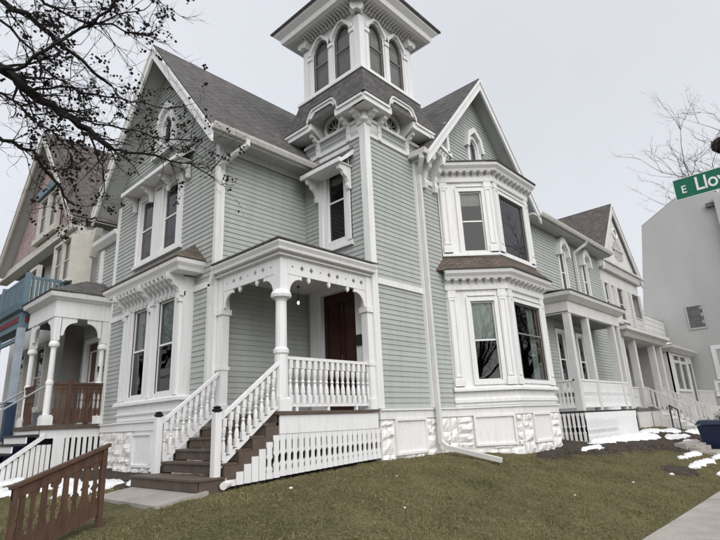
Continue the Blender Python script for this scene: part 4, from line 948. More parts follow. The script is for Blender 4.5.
for k in range(5): MB().box(QX-.3*(k+1), QX-.3*k-.02, QY0+.3, QY0+2.4, -.9-.001, -.3-.16*k).build('step', 'navy', BP)
for y in (QY0+.35, QY0+2.3): MB().tube([(QX, y, .65), (QX-1.5, y, -.2), (QX-1.5, y, -1.1)], .022, 6).build('handrail', 'steel', BP)

# ------------------------------------------------------------------ neighbour on the right: white gabled house
N2 = thing('gabled_house', 'off white gabled house with an ornament in its tall pediment', 'house', (20.1, .6, -1))
FM = Frame(0, .75, 0); mA, mZ, mS, mH = 20.1, 10.4, 1.22, 3.05
gable_roof(FM, mA, mZ, mS, mH, .3, 9, N2, 'nroof', soff='neigh2', bw=.3)
MB().prism(FM, [(mA-2.9, 6.75), (mA+2.9, 6.75), (mA, mZ-.3)], -.05, .12).build('pediment', 'neigh2', N2)
MB().mold([(mA-2.95, 8), (mA-2.95, .75), (mA+2.95, .75), (mA+2.95, 3)], [(0, 6.35), (.2, 6.35), (.26, 6.55), (.3, 6.72), (0, 6.75)]).build('pediment_cornice', 'neigh2', N2)
MB().mold([(mA-2.95, 8), (mA-2.95, .75), (mA+2.95, .75), (mA+2.95, 3)], [(.31, 6.66), (.36, 6.66), (.36, 6.76), (.31, 6.76)]).build('gutter', 'gutter', N2)
MB().fbox(FM, mA-2.9, mA+2.9, 5.75, 6.35, -.3, .02).build('frieze', 'neigh2', N2)
om = MB(); oc = (mA+.15, 8.0)
for k in range(5): om.fbox(FM, oc[0]-.55+.25*k, oc[0]-.43+.25*k, 7.25+.06*abs(k-2), 8.45-.16*abs(k-2), .125, .18)
om.fbox(FM, oc[0]-.75, oc[0]+.75, 7.75, 7.9, .13, .20); om.build('pediment_ornament', 'grey', N2)
tb = MB(); tb.tube([FM.p(oc[0]+.3*math.cos(R(18*k)), 8.75+.26*math.sin(R(18*k)), .16) for k in range(21)], .05, 5); tb.build('pediment_ornament', 'white', N2)
def wall_open(F, u0, u1, z0, z1, ops, name, m, parent, th=.1):
    """A plain wall with rectangular openings."""
    mb = MB(); us = sorted(set([u0, u1]+[q for o in ops for q in o[:2]]))
    for a, b in zip(us, us[1:]):
        o = [o for o in ops if o[0] <= a+1e-4 and o[1] >= b-1e-4]
        if o: mb.fbox(F, a, b, z0, o[0][2], -th, 0); mb.fbox(F, a, b, o[0][3], z1, -th, 0)
        else: mb.fbox(F, a, b, z0, z1, -th, 0)
    return mb.build(name, m, parent)
nw = [(17.4, 18.05, 4.0, 5.7), (18.4, 18.85, 4.0, 5.7), (19.3, 20.2, 4.1, 5.7)]
siding(FM, mA-2.9, 21.3, 3.6, 5.75, nw, N2, 'neigh', .15); siding(Frame(mA-2.9, 0, -90), -9, -.77, -.5, 5.8, [(-2.4, -1.4, 4.0, 5.7)], N2, 'neigh', .15)
window(Frame(mA-2.9, 0, -90), rect(-2.3, -1.5, 4.1, 5.6), N2, casing=.1, rail=4.9, frame='neigh2'); 
for a, b, c, d in nw: window(FM, rect(a, b, c, d), N2, casing=.12, rail=(c+d)/2, frame='neigh2', curtain=.25)
for u in (17.25, 18.22, 19.05, 20.45, 21.35, 22.95): MB().fbox(FM, u-.12, u+.12, 3.6, 5.75, .03, .09).build('pilaster', 'neigh2', N2)
MB().fbox(FM, 21.3, 22.9, 3.6, 5.75, -1.6, -1.5).build('loggia_wall', 'neigh', N2); MB().fbox(FM, 21.3, 22.9, 3.5, 3.6, -1.5, .05).build('loggia_floor', 'neigh2', N2)
solid_rail(FM, 21.45, 22.85, 3.65, 4.45, 8, N2, 'neigh2')
MB().fbox(Frame(mA+2.9, 0, -90), -9, -.8, -.5, 5.8, -.1, -.02).build('wall', 'neigh', N2)
# flared shelf over the porch, ground floor set back behind columns
MB().mold([(mA-3.4, 2.2), (mA-3.4, .1), (mA+2.9, .1), (mA+2.9, 1)], [(-.3, 2.9), (.1, 2.95), (.2, 3.1), (.35, 3.2), (.35, 3.35), (-.3, 3.4)]).build('porch_cornice', 'neigh2', N2)
MB().box(mA-3.6, mA+3.1, -.1, .8, 3.38, 3.44).build('porch_roof', 'nroof', N2, uv=True)
MB().fbox(FM, 17.9, 19.8, 3.44, 3.62, .0, .35).build('window_shelf', 'neigh2', N2)
lw = [(17.5, 18.4, .4, 2.7), (18.7, 19.6, .4, 2.7), (20.6, 21.6, .0, 2.6)]
FM2 = Frame(0, 2.2, 0); siding(FM2, mA-2.9, mA+2.9, -.6, 3.4, lw, N2, 'neigh', .15); MB().box(mA-3.4, mA+2.9, .15, 2.2, 2.96, 3.0).build('porch_ceiling', 'neigh2', N2)
MB().box(mA-3.4, mA+2.9, .7, 2.3, -.31, -.17).build('porch_floor', 'greydark', N2)
for a, b, c, d in lw: window(FM2, rect(a, b, c, d), N2, casing=.12, rail=(c+d)/2 if c > .5 else None, frame='neigh2', curtain=.25 if c > .5 else None)
for x in (mA-3.3, mA-1.6, mA+1.5, mA+2.75): MB().box(x-.14, x+.14, .15, .43, -.2, 2.95).build('porch_column', 'neigh2', N2)
MB().box(mA-3.5, mA+2.95, .0, .76, -.3, -.16).build('porch_floor', 'greydark', N2)
FMp = Frame(0, .25, 0)
for a, b in ((mA-3.1, mA-2.1), (mA-1.7, mA-.4), (mA+1.5, mA+2.5)): solid_rail(FMp, a, b, -.1, .75, 7, N2, 'neigh2')
MB().box(mA-3.5, mA+2.95, .02, .08, -1.2, -.3).build('porch_skirt', 'neigh2', N2)
for k in range(5):
    MB().box(mA-1.6, mA+1.6, -.3*(k+1), -.3*k-.01, -1.2-.001*k, -.32-.17*k).build('step', 'neigh2', N2)
for x in (mA-1.6, mA+1.55):
    a, b = Vector((x, .1, .75)), Vector((x, -1.6, -.2)); rr = MB().bar(a, b, .08, .07).build('stair_rail', 'neigh2', N2); MB().bar(a-Vector((0, 0, .72)), b-Vector((0, 0, .72)), .07, .06).build('stair_bottom_rail', 'neigh2', N2)
    MB().box(x-.07, x+.07, -1.72, -1.58, -1.2, -.1).build('newel_post', 'neigh2', N2)
    for k in range(9):
        p = a.lerp(b, (k+.6)/9.4); MB().box(x-.035, x+.035, p.y-.045, p.y+.045, p.z-.7, p.z).build('baluster', 'neigh2', N2)

# ------------------------------------------------------------------ low white house with the entry bay
N3 = thing('shingled_house', 'low white shingled house with a hip-roofed entry bay and twin front windows', 'house', (26.5, 1, -.8))
FJ = Frame(0, 1.3, 0)
siding(FJ, 23.4, 29.7, -.5, 5.2, [], N3, 'neigh', .3, 'wall_shingles')
MB().box(23.4, 29.7, 1.3, 1.32, -.9, 5.2).build('wall', 'whiteshingle', N3, uv=True); MB().box(23.38, 23.46, 1.2, 8, -.9, 5.2).build('wall', 'whiteshingle', N3, uv=True)
rr = MB(); rr.slab([(23.35, 1.25, 5.2), (29.7, 1.25, 5.2), (29.7, 6, 6.0), (23.35, 6, 6.0)], .04); rr.build('roof', 'whiteshingle', N3, uv=True)
FK2 = Frame(0, .15, 0); EX0, EX1 = 24.3, 29.4
ew = [(25.0, 26.2, .75, 2.2), (26.5, 27.7, .75, 2.2)]
wall_open(FK2, EX0, 28.2, -.8, 2.75, [(a, b, c, 2.6) for a, b, c, d in ew], 'entry_wall', 'neigh', N3); wall_open(FK2, 28.2, EX1, -.8, 2.75, [(28.45, 29.2, .1, 2.3)], 'entry_wall', 'neigh', N3)
for a, b, c, d in ew:
    window(FK2, rect(a, b, c, d), N3, casing=.08, frame='neigh2', curtain=.2); window(FK2, rect(a, b, 2.33, 2.6), N3, casing=.06, frame='neigh2', sill=False)
MB().fbox(FK2, 28.45, 29.2, .1, 2.3, -.1, -.05).build('door', 'greydark', N3); MB().box(EX0, EX0+.08, .16, 1.3, -.8, 2.75).build('entry_wall', 'neigh', N3)
MB().mold([(EX0, 1.3), (EX0, .15), (EX1, .15), (EX1, 1.3)], [(-.05, 2.75), (.1, 2.75), (.35, 2.95), (.38, 3.1), (-.05, 3.1)]).build('entry_cornice', 'neigh2', N3)
rr = MB(); rr.slab([(EX0-.4, -.25, 3.12), (EX1+.4, -.25, 3.12), (EX1-1.2, 1.3, 3.75), (EX0+1.2, 1.3, 3.75)], .04); rr.face([(EX0-.4, -.25, 3.12), (EX0+1.2, 1.3, 3.75), (EX0-.4, 1.3, 3.12)]); rr.build('entry_roof', 'whiteshingle', N3, uv=True)
MB().box(EX0-.1, EX1+.2, -.9, .1, -1.1, -.2).build('entry_stoop', 'neigh2', N3)
for k in range(4): MB().box(28.2, 29.5, -.9-.3*(k+1), -.9-.3*k-.01, -1.2, -.36-.17*k).build('step', 'neigh2', N3)
MB().bar((28.2, -.9, .7), (28.2, -2.3, -.1), .07, .07).build('stair_rail', 'neigh2', N3); MB().bar((24.3, -.85, .6), (28.2, -.85, .6), .07, .07).build('porch_rail', 'neigh2', N3)
for k in range(24): MB().box(24.4+.16*k, 24.46+.16*k, -.88, -.82, -.2, .57).build('baluster', 'neigh2', N3)
# ------------------------------------------------------------------ tall grey gable end at the end of the row
N4 = thing('grey_building', 'tall building with a blank grey rendered gable end and one bricked-up dark opening', 'building', (30, -1.5, -1.2))
FT = Frame(30, 0, -90); tp = [(-3.6, -1.4), (4.5, -1.4), (4.5, 12.25), (1.55, 13.6), (-1.44, 11.9)]
MB().prism(FT, tp, -14, 0).build('gable_wall', 'grey', N4)
rr = MB(); rr.slab([FT.p(-1.45, 11.95, -.05), FT.p(1.55, 13.65, -.05), FT.p(1.55, 13.65, -14), FT.p(-1.5, 11.93, -14)], .04); rr.build('roof', 'nroof', N4, uv=True)
pt = MB().ring(FT, rect(.02, 1.02, 4.45, 5.98), rect(.1, .94, 4.55, 5.90), -.02, .05).build('opening_frame', 'grey', N4)
for j in range(6):
    for i in range(3):
        o = .14*(j % 2); a = .1+.28*i-o+.02; b = min(a+.26, .93); a = max(a, .11)
        if b-a > .05: MB().fbox(FT, a, b, 4.56+.222*j, 4.56+.222*j+.205, -.0, .012+random.uniform(0, .02)).build('brick', 'greydark', pt)
MB().fbox(FT, 2.95, 4.1, -1.2, 12.5, .0, .45).build('chimney_stack', 'grey', N4); MB().fbox(FT, 2.45, 2.95, 11.95, 12.2, .05, .3).build('wall_bracket', 'greydark', N4)
MB().fbox(FT, 2.1, 2.4, 5.0, 5.3, .0, .12).build('wall_vent', 'greydark', N4)
window(FT, rect(1.15, 1.9, 1.6, 3.1), N4, casing=.25, rail=2.3, frame='white', sill=True); window(FT, rect(.85, 1.35, .55, 1.1), N4, casing=.18, rail=.82, split=[1.1], frame='white')
FT2 = Frame(33, 0, -90)
# ------------------------------------------------------------------ street sign
SG = thing('street_sign', 'green street name sign reading E Lloyd against the grey gable wall', 'sign', (-2.16, -6.98, -1.85))
FZ = Frame(-2.16, 0, -90); su0, su1, sz0, sz1 = 6.135, 6.95, 1.81, 2.035
MB().prism(FZ, offset_poly(rect(su0+.01, su1, sz0+.01, sz1-.01), .01), -.004, 0).build('sign_blade', 'signgreen', SG)
MB().ring(FZ, rect(su0, su1, sz0, sz1), rect(su0+.006, su1-.006, sz0+.006, sz1-.006), .0005, .002).build('sign_border', 'signwhite', SG)
MB().tube([(-2.16, -7.0, -1.85), (-2.16, -7.0, 2.1)], .03, 10).build('sign_post', 'steel', SG); MB().box(-2.19, -2.13, -7.0, -6.94, 1.78, 2.06).build('sign_clamp', 'steel', SG)
def text_on(txt, F, u, z, size, m, parent, sx=1):
    cu = bpy.data.curves.new('lettering', 'FONT'); cu.body = txt; cu.size = size; cu.extrude = .001; cu.offset = size*.012; cu.space_character = .95
    o = bpy.data.objects.new('lettering', cu); C.objects.link(o); bpy.context.view_layer.update()
    me = bpy.data.meshes.new_from_object(o.evaluated_get(bpy.context.evaluated_depsgraph_get())); bpy.data.objects.remove(o)
    for v in me.vertices:
        x, y, zz = v.co; v.co = F.p(u+x*sx, z+y, .003+zz)
    me.materials.clear(); me.materials.append(M[m]); put(me, 'lettering', parent)
text_on('E', FZ, su0+.062, sz0+.060, .115, 'signwhite', SG, .85); text_on('Lloyd', FZ, su0+.185, sz0+.050, .205, 'signwhite', SG, .82)

# ------------------------------------------------------------------ ground, paving, path
xs = np.unique(np.concatenate([np.arange(-7, 17, .16), np.arange(17, 45, 1.0), [45, 60, 90, 160, 400, -7.0]])); ys = np.unique(np.concatenate([np.arange(-4.6, 9, .16), np.arange(9, 40, 1.5), [40, 80, 200, 400]]))
rng = np.random.default_rng(3)
V = []; 
for y in ys:
    for x in xs: V.append((x, y, gz(x, y)+(rng.normal(0, .012) if (x > -6.8 and y > -4.4) else -.0)))
nx = len(xs); Fc = [(j*nx+i, j*nx+i+1, (j+1)*nx+i+1, (j+1)*nx+i) for j in range(len(ys)-1) for i in range(nx-1)]
lawn = structure(MB().add(V, Fc).build('lawn', 'grass', smooth=True))
structure(MB().face([(-600, -600, -1.93), (600, -600, -1.93), (600, 600, -1.93), (-600, 600, -1.93)]).build('ground', 'grass'))
sw = structure(MB().box(-8.75, 400, -6.55, -4.58, -1.98, -1.90).build('sidewalk', 'soil'))
for k in range(26):
    x = -6.9+1.5*k; MB().box(x+.006, x+1.494, -6.5, -4.61, -1.89, -1.838+random.uniform(-.004, .004)).build('paving_slab', 'concrete', sw)
sw2 = structure(MB().box(-8.75, -7.0, -6.55, 60, -1.985, -1.905).build('sidewalk', 'soil'))
for k in range(14):
    y = -6.5+1.5*k; MB().box(-8.7, -7.03, y+.006, y+1.494, -1.89, -1.838+random.uniform(-.004, .004)).build('paving_slab', 'concrete', sw2)
structure(MB().box(-600, 600, -22, -10.2, -2.1, -1.915).build('road', 'asphalt')); structure(MB().box(-24, -12.2, -600, 600, -2.1, -1.919).build('road', 'asphalt'))
structure(MB().box(-12.2, 600, -10.2, -10.05, -2.1, -1.80).build('kerb', 'concrete')); structure(MB().box(-12.2, -12.05, -10.05, 600, -2.1, -1.80).build('kerb', 'concrete'))
path = structure(MB().hexa([(-5.25, -.08, -1.5), (-3.9, -.08, -1.3), (-3.9, 1.98, -1.3), (-5.25, 1.98, -1.5), (-5.25, -.08, -1.4), (-3.8, -.08, -1.2), (-3.8, 1.98, -1.2), (-5.25, 1.98, -1.4)]).build('path', 'soil'))
for a, b in ((-5.24, -4.6), (-4.59, -3.82)):
    za, zb = -1.32+.20*(a+5.25), -1.32+.20*(b+5.25)
    if b > -4: zb = -1.09; MB().hexa([(a, -.1, za-.1), (b, -.1, zb-.1), (b, 2.0, zb-.1), (a, 2.0, za-.1), (a, -.1, za+.02), (b, -.1, zb+.02), (b, 2.0, zb+.02), (a, 2.0, za+.02)]).build('paving_slab', 'concrete', path)
ps = structure(MB().box(-5.6, -5.26, .3, 1.95, -1.95, -1.5).build('path_steps', 'concrete'))
for k in range(3): MB().box(-5.6-.4*k, -5.25-.4*k, .28, 1.97, -1.95, -1.49-.12*k).build('step', 'concrete', ps)

# ------------------------------------------------------------------ brown sawn railing beside the path steps
BR = thing('brown_stair_railing', 'short sloping brown wooden railing with sawn slats beside the concrete path', 'railing', (-5.65, .2, -1.6))
FV = Frame(0, .2, 0); sl = .38; zt = lambda u: -.40+sl*(u+5.18); zb = lambda u: -1.20+sl*(u+5.18)
u0, u1 = -6.16, -5.15
def para(a, b, za0, za1, d0, d1, name, par):   # piece following the slope, za offsets from the top line
    return MB().prism(FV, [(a, zt(a)-za1), (b, zt(b)-za1), (b, zt(b)-za0), (a, zt(a)-za0)], d0, d1).build(name, 'brown', par)
para(u0-.03, u1+.03, -.02, .02, -.06, .06, 'top_cap', BR); para(u0, u1, .021, .15, -.02, .02, 'top_rail', BR); para(u0, u1, .66, .80, -.02, .02, 'bottom_rail', BR)
for a, b in ((u0, u0+.055), (u1-.055, u1)): MB().prism(FV, [(a, zt(a)-.96), (b, zt(b)-.96), (b, zt(b)-.025), (a, zt(a)-.025)], -.04, .045).build('end_post', 'brown', BR)
for k in range(8):
    c = u0+.055+(u1-u0-.11)*(k+.5)/8; w_ = (u1-u0-.11)/8; h = w_*.5*.98; zz = zt(c)
    Rr = [(h, -.70), (h, -.60), (h*.45, -.58), (h*.35, -.48), (h*.85, -.44), (h*.35, -.40), (h*.45, -.22), (h, -.19), (h, -.145)] if k % 2 else [(h, -.70), (h, -.55), (h*.7, -.52), (h*.6, -.42), (h, -.40), (h*.6, -.37), (h*.55, -.25), (h*.55, -.145)]
    m_ = MB(); n_ = len(Rr)
    for i in range(n_-1):
        (a, p), (b, q) = Rr[i], Rr[i+1]
        m_.prism(FV, [(c-a, zz+p-sl*a), (c+a, zz+p+sl*a), (c+b, zz+q+sl*b), (c-b, zz+q-sl*b)], -.012, .012)
    m_.build('slat', 'brown', BR)

# ------------------------------------------------------------------ snow, mulch, litter
def draped(name, m, blobs, lift, h, step, kind='stuff', noise=.42, seed=1):
    """A patch that lies on the ground where the blobs overlap; ragged edge, real thickness."""
    x0 = min(b[0]-b[2]*1.4 for b in blobs); x1 = max(b[0]+b[2]*1.4 for b in blobs); y0 = min(b[1]-b[3]*1.4 for b in blobs); y1 = max(b[1]+b[3]*1.4 for b in blobs)
    r = np.random.default_rng(seed); X = np.arange(x0, x1, step); Y = np.arange(y0, y1, step); Fq = []; idx = {}; Vv = []
    ph = r.uniform(0, 6, 8)
    def val(x, y):
        w = noise*(math.sin(x*3.1+ph[0])*math.sin(y*4.3+ph[1])+.7*math.sin(x*7.7+ph[2]+y*3)*math.sin(y*8.3+ph[3])+.5*math.sin(x*17+ph[4]-y*5)*math.sin(y*19+ph[5]))
        return max(1-((x-a)/c)**2-((y-b)/d)**2 for a, b, c, d in blobs)+w
    vals = {}
    for i, x in enumerate(X):
        for j, y in enumerate(Y): vals[i, j] = val(x, y)
    def vid(i, j):
        if (i, j) not in idx:
            v = vals[i, j]; x, y = X[i], Y[j]; idx[i, j] = len(Vv); Vv.append((x+r.normal(0, step*.15), y+r.normal(0, step*.15), gz(x, y)+(lift*min(1, v*8)+h*min(1, max(v, 0)*1.8)+r.normal(0, h*.05)*min(1, v*4) if v > 0 else -.012)))
        return idx[i, j]
    for i in range(len(X)-1):
        for j in range(len(Y)-1):
            if max(vals[i, j], vals[i+1, j], vals[i, j+1], vals[i+1, j+1]) > 0: Fq.append((vid(i, j), vid(i+1, j), vid(i+1, j+1), vid(i, j+1)))
    return MB().add(Vv, Fq).build(name, m, kind=kind, smooth=True)
tag(draped('mulch_bed', 'soil', [(5.0, -1.45, 1.2, .3), (6.5, -1.2, 1.2, .8), (8.8, -1.6, 2.0, .6), (11.5, -2.0, 2.2, 1.0), (14.5, -1.6, 2.2, 1.2)], .012, .05, .07, noise=.4, seed=2), 'dark mulch bed along the foot of the bay and side porch', 'mulch')
tag(draped('mulch_patch', 'soil', [(6.6, -3.55, .75, .38)], .012, .02, .09, noise=.2, seed=9), 'bare dark soil patch in the lawn near the sidewalk', 'soil')
tag(draped('garden_soil', 'soil', [(-3.2, 2.6, .9, .6), (-3.3, 4.2, .7, 1.6), (-3.2, 6.2, 1.0, 1.0)], .012, .03, .09, noise=.2, seed=4), 'dark leaf-strewn soil between the stairs and the side porch', 'soil')
tag(draped('snow_bank', 'snow', [(8.3, -1.26, 1.1, .2), (9.8, -1.32, 1.7, .30), (11.6, -1.42, 1.6, .42), (6.6, -1.62, 1.0, .07)], .015, .11, .06, noise=.26, seed=5), 'long ragged bank of old snow along the side porch skirt', 'snow')
tag(draped('snow_patch', 'snow', [(14.2, -1.0, 1.4, .32), (13.8, -1.9, 1.5, .25), (15.8, -1.3, 1.3, .3), (13.2, -2.5, .9, .2), (17.5, -1.7, 1.2, .2), (20.5, -2.2, 2.0, .2)], .02, .1, .1, seed=6), 'broken snow patches before the white gabled house', 'snow')
tag(draped('snow_patch', 'snow', [(8.6, -3.6, 1.3, .14), (9.8, -3.1, 1.1, .12), (7.7, -4.2, .6, .08), (11, -3.6, .9, .12)], .012, .035, .05, seed=7), 'thin snow streaks on the bank beside the blue bin', 'snow')
tag(draped('snow_patch', 'snow', [(-4.1, 3.3, .55, .9), (-4.4, 5.0, .6, .8), (-3.6, 2.5, .35, .3)], .02, .06, .07, seed=8), 'melting snow on the grass behind the brown railing', 'snow')
tag(draped('snow_patch', 'snow', [(-5.2, 6.6, .5, 1.2), (-4.7, 7.0, .6, .3), (-5.7, 4.6, .25, .5)], .02, .06, .07, seed=12), 'snow heap at the foot of the side porch steps', 'snow')

# grass blades and litter (too many to count)
def inside_house(x, y): return (x > XW-.3 and y > 0) or (x > -.05 and y > -.05) or (BX0-.1 < x < B3[0]+.1 and y > YR-BD-.15) or (x > SX0-.1 and y > SY-.1) or (-5.3 < x < -3.7 and -.15 < y < 2.05) or (-4.2 < x < XW and -.05 < y < 2.1)
bv = []; 
N = 420000; cx, cy = -8.06, -7.09
px = rng.uniform(-6.95, 13, N); py = rng.uniform(-4.57, 7, N)
dist = np.hypot(px-cx, py-cy); keep = rng.uniform(0, 1, N) < np.clip((9.0/dist)**1.6, 0, 1)
verts = []; 
clump = np.sin(px*2.1+np.sin(py*1.7)*2)*np.sin(py*2.6+px*.6)+.5*np.sin(px*6.3+2)*np.sin(py*5.7)
for x, y, k, cl in zip(px, py, keep, clump):
    if not k or inside_house(x, y) or (y > .1 and x > -2.4): continue
    if cl < rng.uniform(-1.6, -.5): continue
    z = gz(x, y)-.005; h = rng.uniform(.014, .038)*(1+.3*cl)*(1.7 if rng.uniform() < .1 else 1); a = rng.uniform(0, 6.28); w = rng.uniform(.0025, .0055); ln = rng.uniform(.2, 1.1)*h; b = rng.uniform(0, 6.28)
    ca, sa = math.cos(a)*w, math.sin(a)*w
    verts += [(x-ca, y-sa, z), (x+ca, y+sa, z), (x+math.cos(b)*ln, y+math.sin(b)*ln, z+h)]
me = bpy.data.meshes.new('grass_blades'); nv = len(verts); me.vertices.add(nv); me.vertices.foreach_set('co', np.array(verts, dtype=np.float32).ravel())
me.loops.add(nv); me.loops.foreach_set('vertex_index', np.arange(nv, dtype=np.int32)); me.polygons.add(nv//3); me.polygons.foreach_set('loop_start', np.arange(0, nv, 3, dtype=np.int32)); me.update(); me.validate(); me.materials.append(M['blade'])
tag(put(me, 'grass'), 'short dormant olive grass covering the sloping lawn', 'grass', kind='stuff')
tf = []
for q in range(1800):
    x, y = rng.uniform(-6.8, 9), rng.uniform(-4.55, 0)
    if inside_house(x, y) or rng.uniform() > (9/math.hypot(x-cx, y-cy))**1.5: continue
    z = gz(x, y)-.005
    for b_ in range(rng.integers(5, 12)):
        a = rng.uniform(0, 6.28); h = rng.uniform(.025, .055); ln = rng.uniform(.3, 1.3)*h; w = rng.uniform(.003, .006); ox, oy = x+rng.normal(0, .02), y+rng.normal(0, .02); ca, sa = math.cos(a), math.sin(a)
        m1 = (ox+ca*ln*.35, oy+sa*ln*.35, z+h*.75); tf += [(ox-sa*w, oy+ca*w, z), (ox+sa*w, oy-ca*w, z), m1, m1, (ox+sa*w*.8, oy-ca*w*.8, z+h*.4), (ox+ca*ln, oy+sa*ln, z+h*.8)]
me2 = bpy.data.meshes.new('grass_tufts'); nv = len(tf); me2.vertices.add(nv); me2.vertices.foreach_set('co', np.array(tf, dtype=np.float32).ravel())
me2.loops.add(nv); me2.loops.foreach_set('vertex_index', np.arange(nv, dtype=np.int32)); me2.polygons.add(nv//3); me2.polygons.foreach_set('loop_start', np.arange(0, nv, 3, dtype=np.int32)); me2.update(); me2.validate(); me2.materials.append(M['blade'])
tag(put(me2, 'grass_tufts'), 'longer straw-coloured tufts standing up in the lawn', 'grass', kind='stuff')
lv = MB()
for k in range(1700):
    if k < 1250: x, y = rng.uniform(-5.5, 9), rng.uniform(-4.5, -.1)
    else: x, y = rng.normal(-3.6, .7), rng.uniform(1.6, 6.5)
    if inside_house(x, y): continue
    z = gz(x, y)+.03; s = rng.uniform(.008, .024); a = rng.uniform(0, 6.28); c_, s_ = math.cos(a)*s, math.sin(a)*s
    lv.add([(x-c_, y-s_, z), (x+s_*.6, y-c_*.6, z+.01), (x+c_, y+s_, z+rng.uniform(0, .02)), (x-s_*.6, y+c_*.6, z+.004)], [(0, 1, 2), (0, 2, 3)])
for k in range(2600):
    x, y = rng.uniform(4, 16), rng.uniform(-2.9, -1.05)
    if inside_house(x, y) or (y < -1.9 and x < 9): continue
    z = gz(x, y)+.05; s = rng.uniform(.012, .04); a = rng.uniform(0, 6.28); c_, s_ = math.cos(a)*s, math.sin(a)*s
    lv.add([(x-c_, y-s_, z), (x+s_*.4, y-c_*.4, z+.012), (x+c_, y+s_, z+rng.uniform(0, .03)), (x-s_*.4, y+c_*.4, z+.004)], [(0, 1, 2), (0, 2, 3)])
tag(lv.build('leaf_litter', 'leaf', kind='stuff'), 'scattered dead brown leaves on the lawn and path edge', 'leaves')
for k, (x, y, s) in enumerate(((-2.2, -2.3, .018), (1.2, -3.2, .018), (3.6, -3.4, .025), (-1.0, -1.2, .014), (5.6, -3.6, .05), (-3.0, -.9, .028))):
    mb = MB(); mb.lathe(x, y, [(s, gz(x, y)), (s*1.1, gz(x, y)+s*.5), (s*.5, gz(x, y)+s*.9)], 7); o = mb.build('snow_lump', 'snow'); tag(o, ('small lump of snow on the lawn below the tower corner', 'small lump of snow on the open lawn right of the middle', 'lump of snow on the lawn below the bay window', 'tiny lump of snow close to the porch skirt', 'largest lump of snow on the lawn, near the bare soil patch', 'lump of snow on the grass near the foot of the stairs')[k], 'snow', 'snow lumps on the lawn')

# ------------------------------------------------------------------ far garden: steps, handrail, bin, shrub
gs = structure(MB().box(11.2, 13.0, -3.0, -2.3, -1.7, -1.35).build('garden_steps', 'concrete'))
for k in range(4): MB().box(11.0-.1*k, 12.2, -3.9+.35*k, -3.58+.35*k, -1.85, -1.66+.13*k).build('step', 'concrete', gs)
HR = MB().tube([(15.6, -1.7, -1.2), (15.6, -1.7, -.3), (16.6, -1.2, -.1), (16.6, -1.2, -1.0)], .03, 6).build('garden_handrail', 'black'); tag(HR, 'thin black metal handrail in the garden beyond the side porch', 'handrail')
BN = thing('recycling_bin', 'dark blue lidded bin at the right edge by the garden steps', 'bin', (13.2, -3.35, -1.6))
b_ = MB(); b_.hexa([(12.65, -3.85, -1.55), (13.75, -3.85, -1.55), (13.75, -2.95, -1.55), (12.65, -2.95, -1.55), (12.55, -3.95, -.82), (13.85, -3.95, -.82), (13.85, -2.85, -.82), (12.55, -2.85, -.82)]); b_.build('bin_body', 'bin', BN)
b_ = MB(); b_.hexa([(12.5, -4.0, -.80), (13.9, -4.0, -.80), (13.9, -2.8, -.80), (12.5, -2.8, -.80), (12.6, -3.9, -.70), (13.8, -3.9, -.70), (13.8, -2.9, -.66), (12.6, -2.9, -.66)]); b_.build('bin_lid', 'bin', BN)
for y in (-3.75, -3.05): MB().tube([(12.62, y, -1.56), (12.70, y, -1.56)], .1, 10).build('wheel', 'black', BN)

def shrub(x, y, z, r, h, n, label, m='shrub', seed=0):
    rd = random.Random(seed); t = thing('shrub', label, 'shrub', (x, y, z)); mb = MB()
    for k in range(n):
        a = rd.uniform(0, 6.28); e = rd.uniform(.3, 1.4); L = h*rd.uniform(.6, 1.1); p = Vector((x, y, z)); pts = [p]
        for q in range(3):
            p = p+Vector((math.cos(a)*math.cos(e)*r, math.sin(a)*math.cos(e)*r, math.sin(e)*L/3*1.2))*.5+Vector((rd.gauss(0, .03), rd.gauss(0, .03), 0)); pts.append(p)
        mb.tube(pts, [.012, .009, .007, .004], 3, False)
        for q in range(5):
            c = pts[rd.randint(1, 3)]+Vector((rd.gauss(0, .08), rd.gauss(0, .08), rd.gauss(0, .06))); s = rd.uniform(.02, .05)
            mb.add([c+Vector((rd.uniform(-s, s), rd.uniform(-s, s), rd.uniform(-s, s))) for _ in range(3)], [(0, 1, 2)])
    mb.build('branches', m, t)
shrub(24.0, -1.8, -1.2, .9, 1.3, 130, 'dark brown shrub before the low white shingled house', seed=3)
shrub(-3.35, 2.55, -1.1, .25, .3, 40, 'small withered shrub beside the stairs newel post', 'leaf', seed=5)

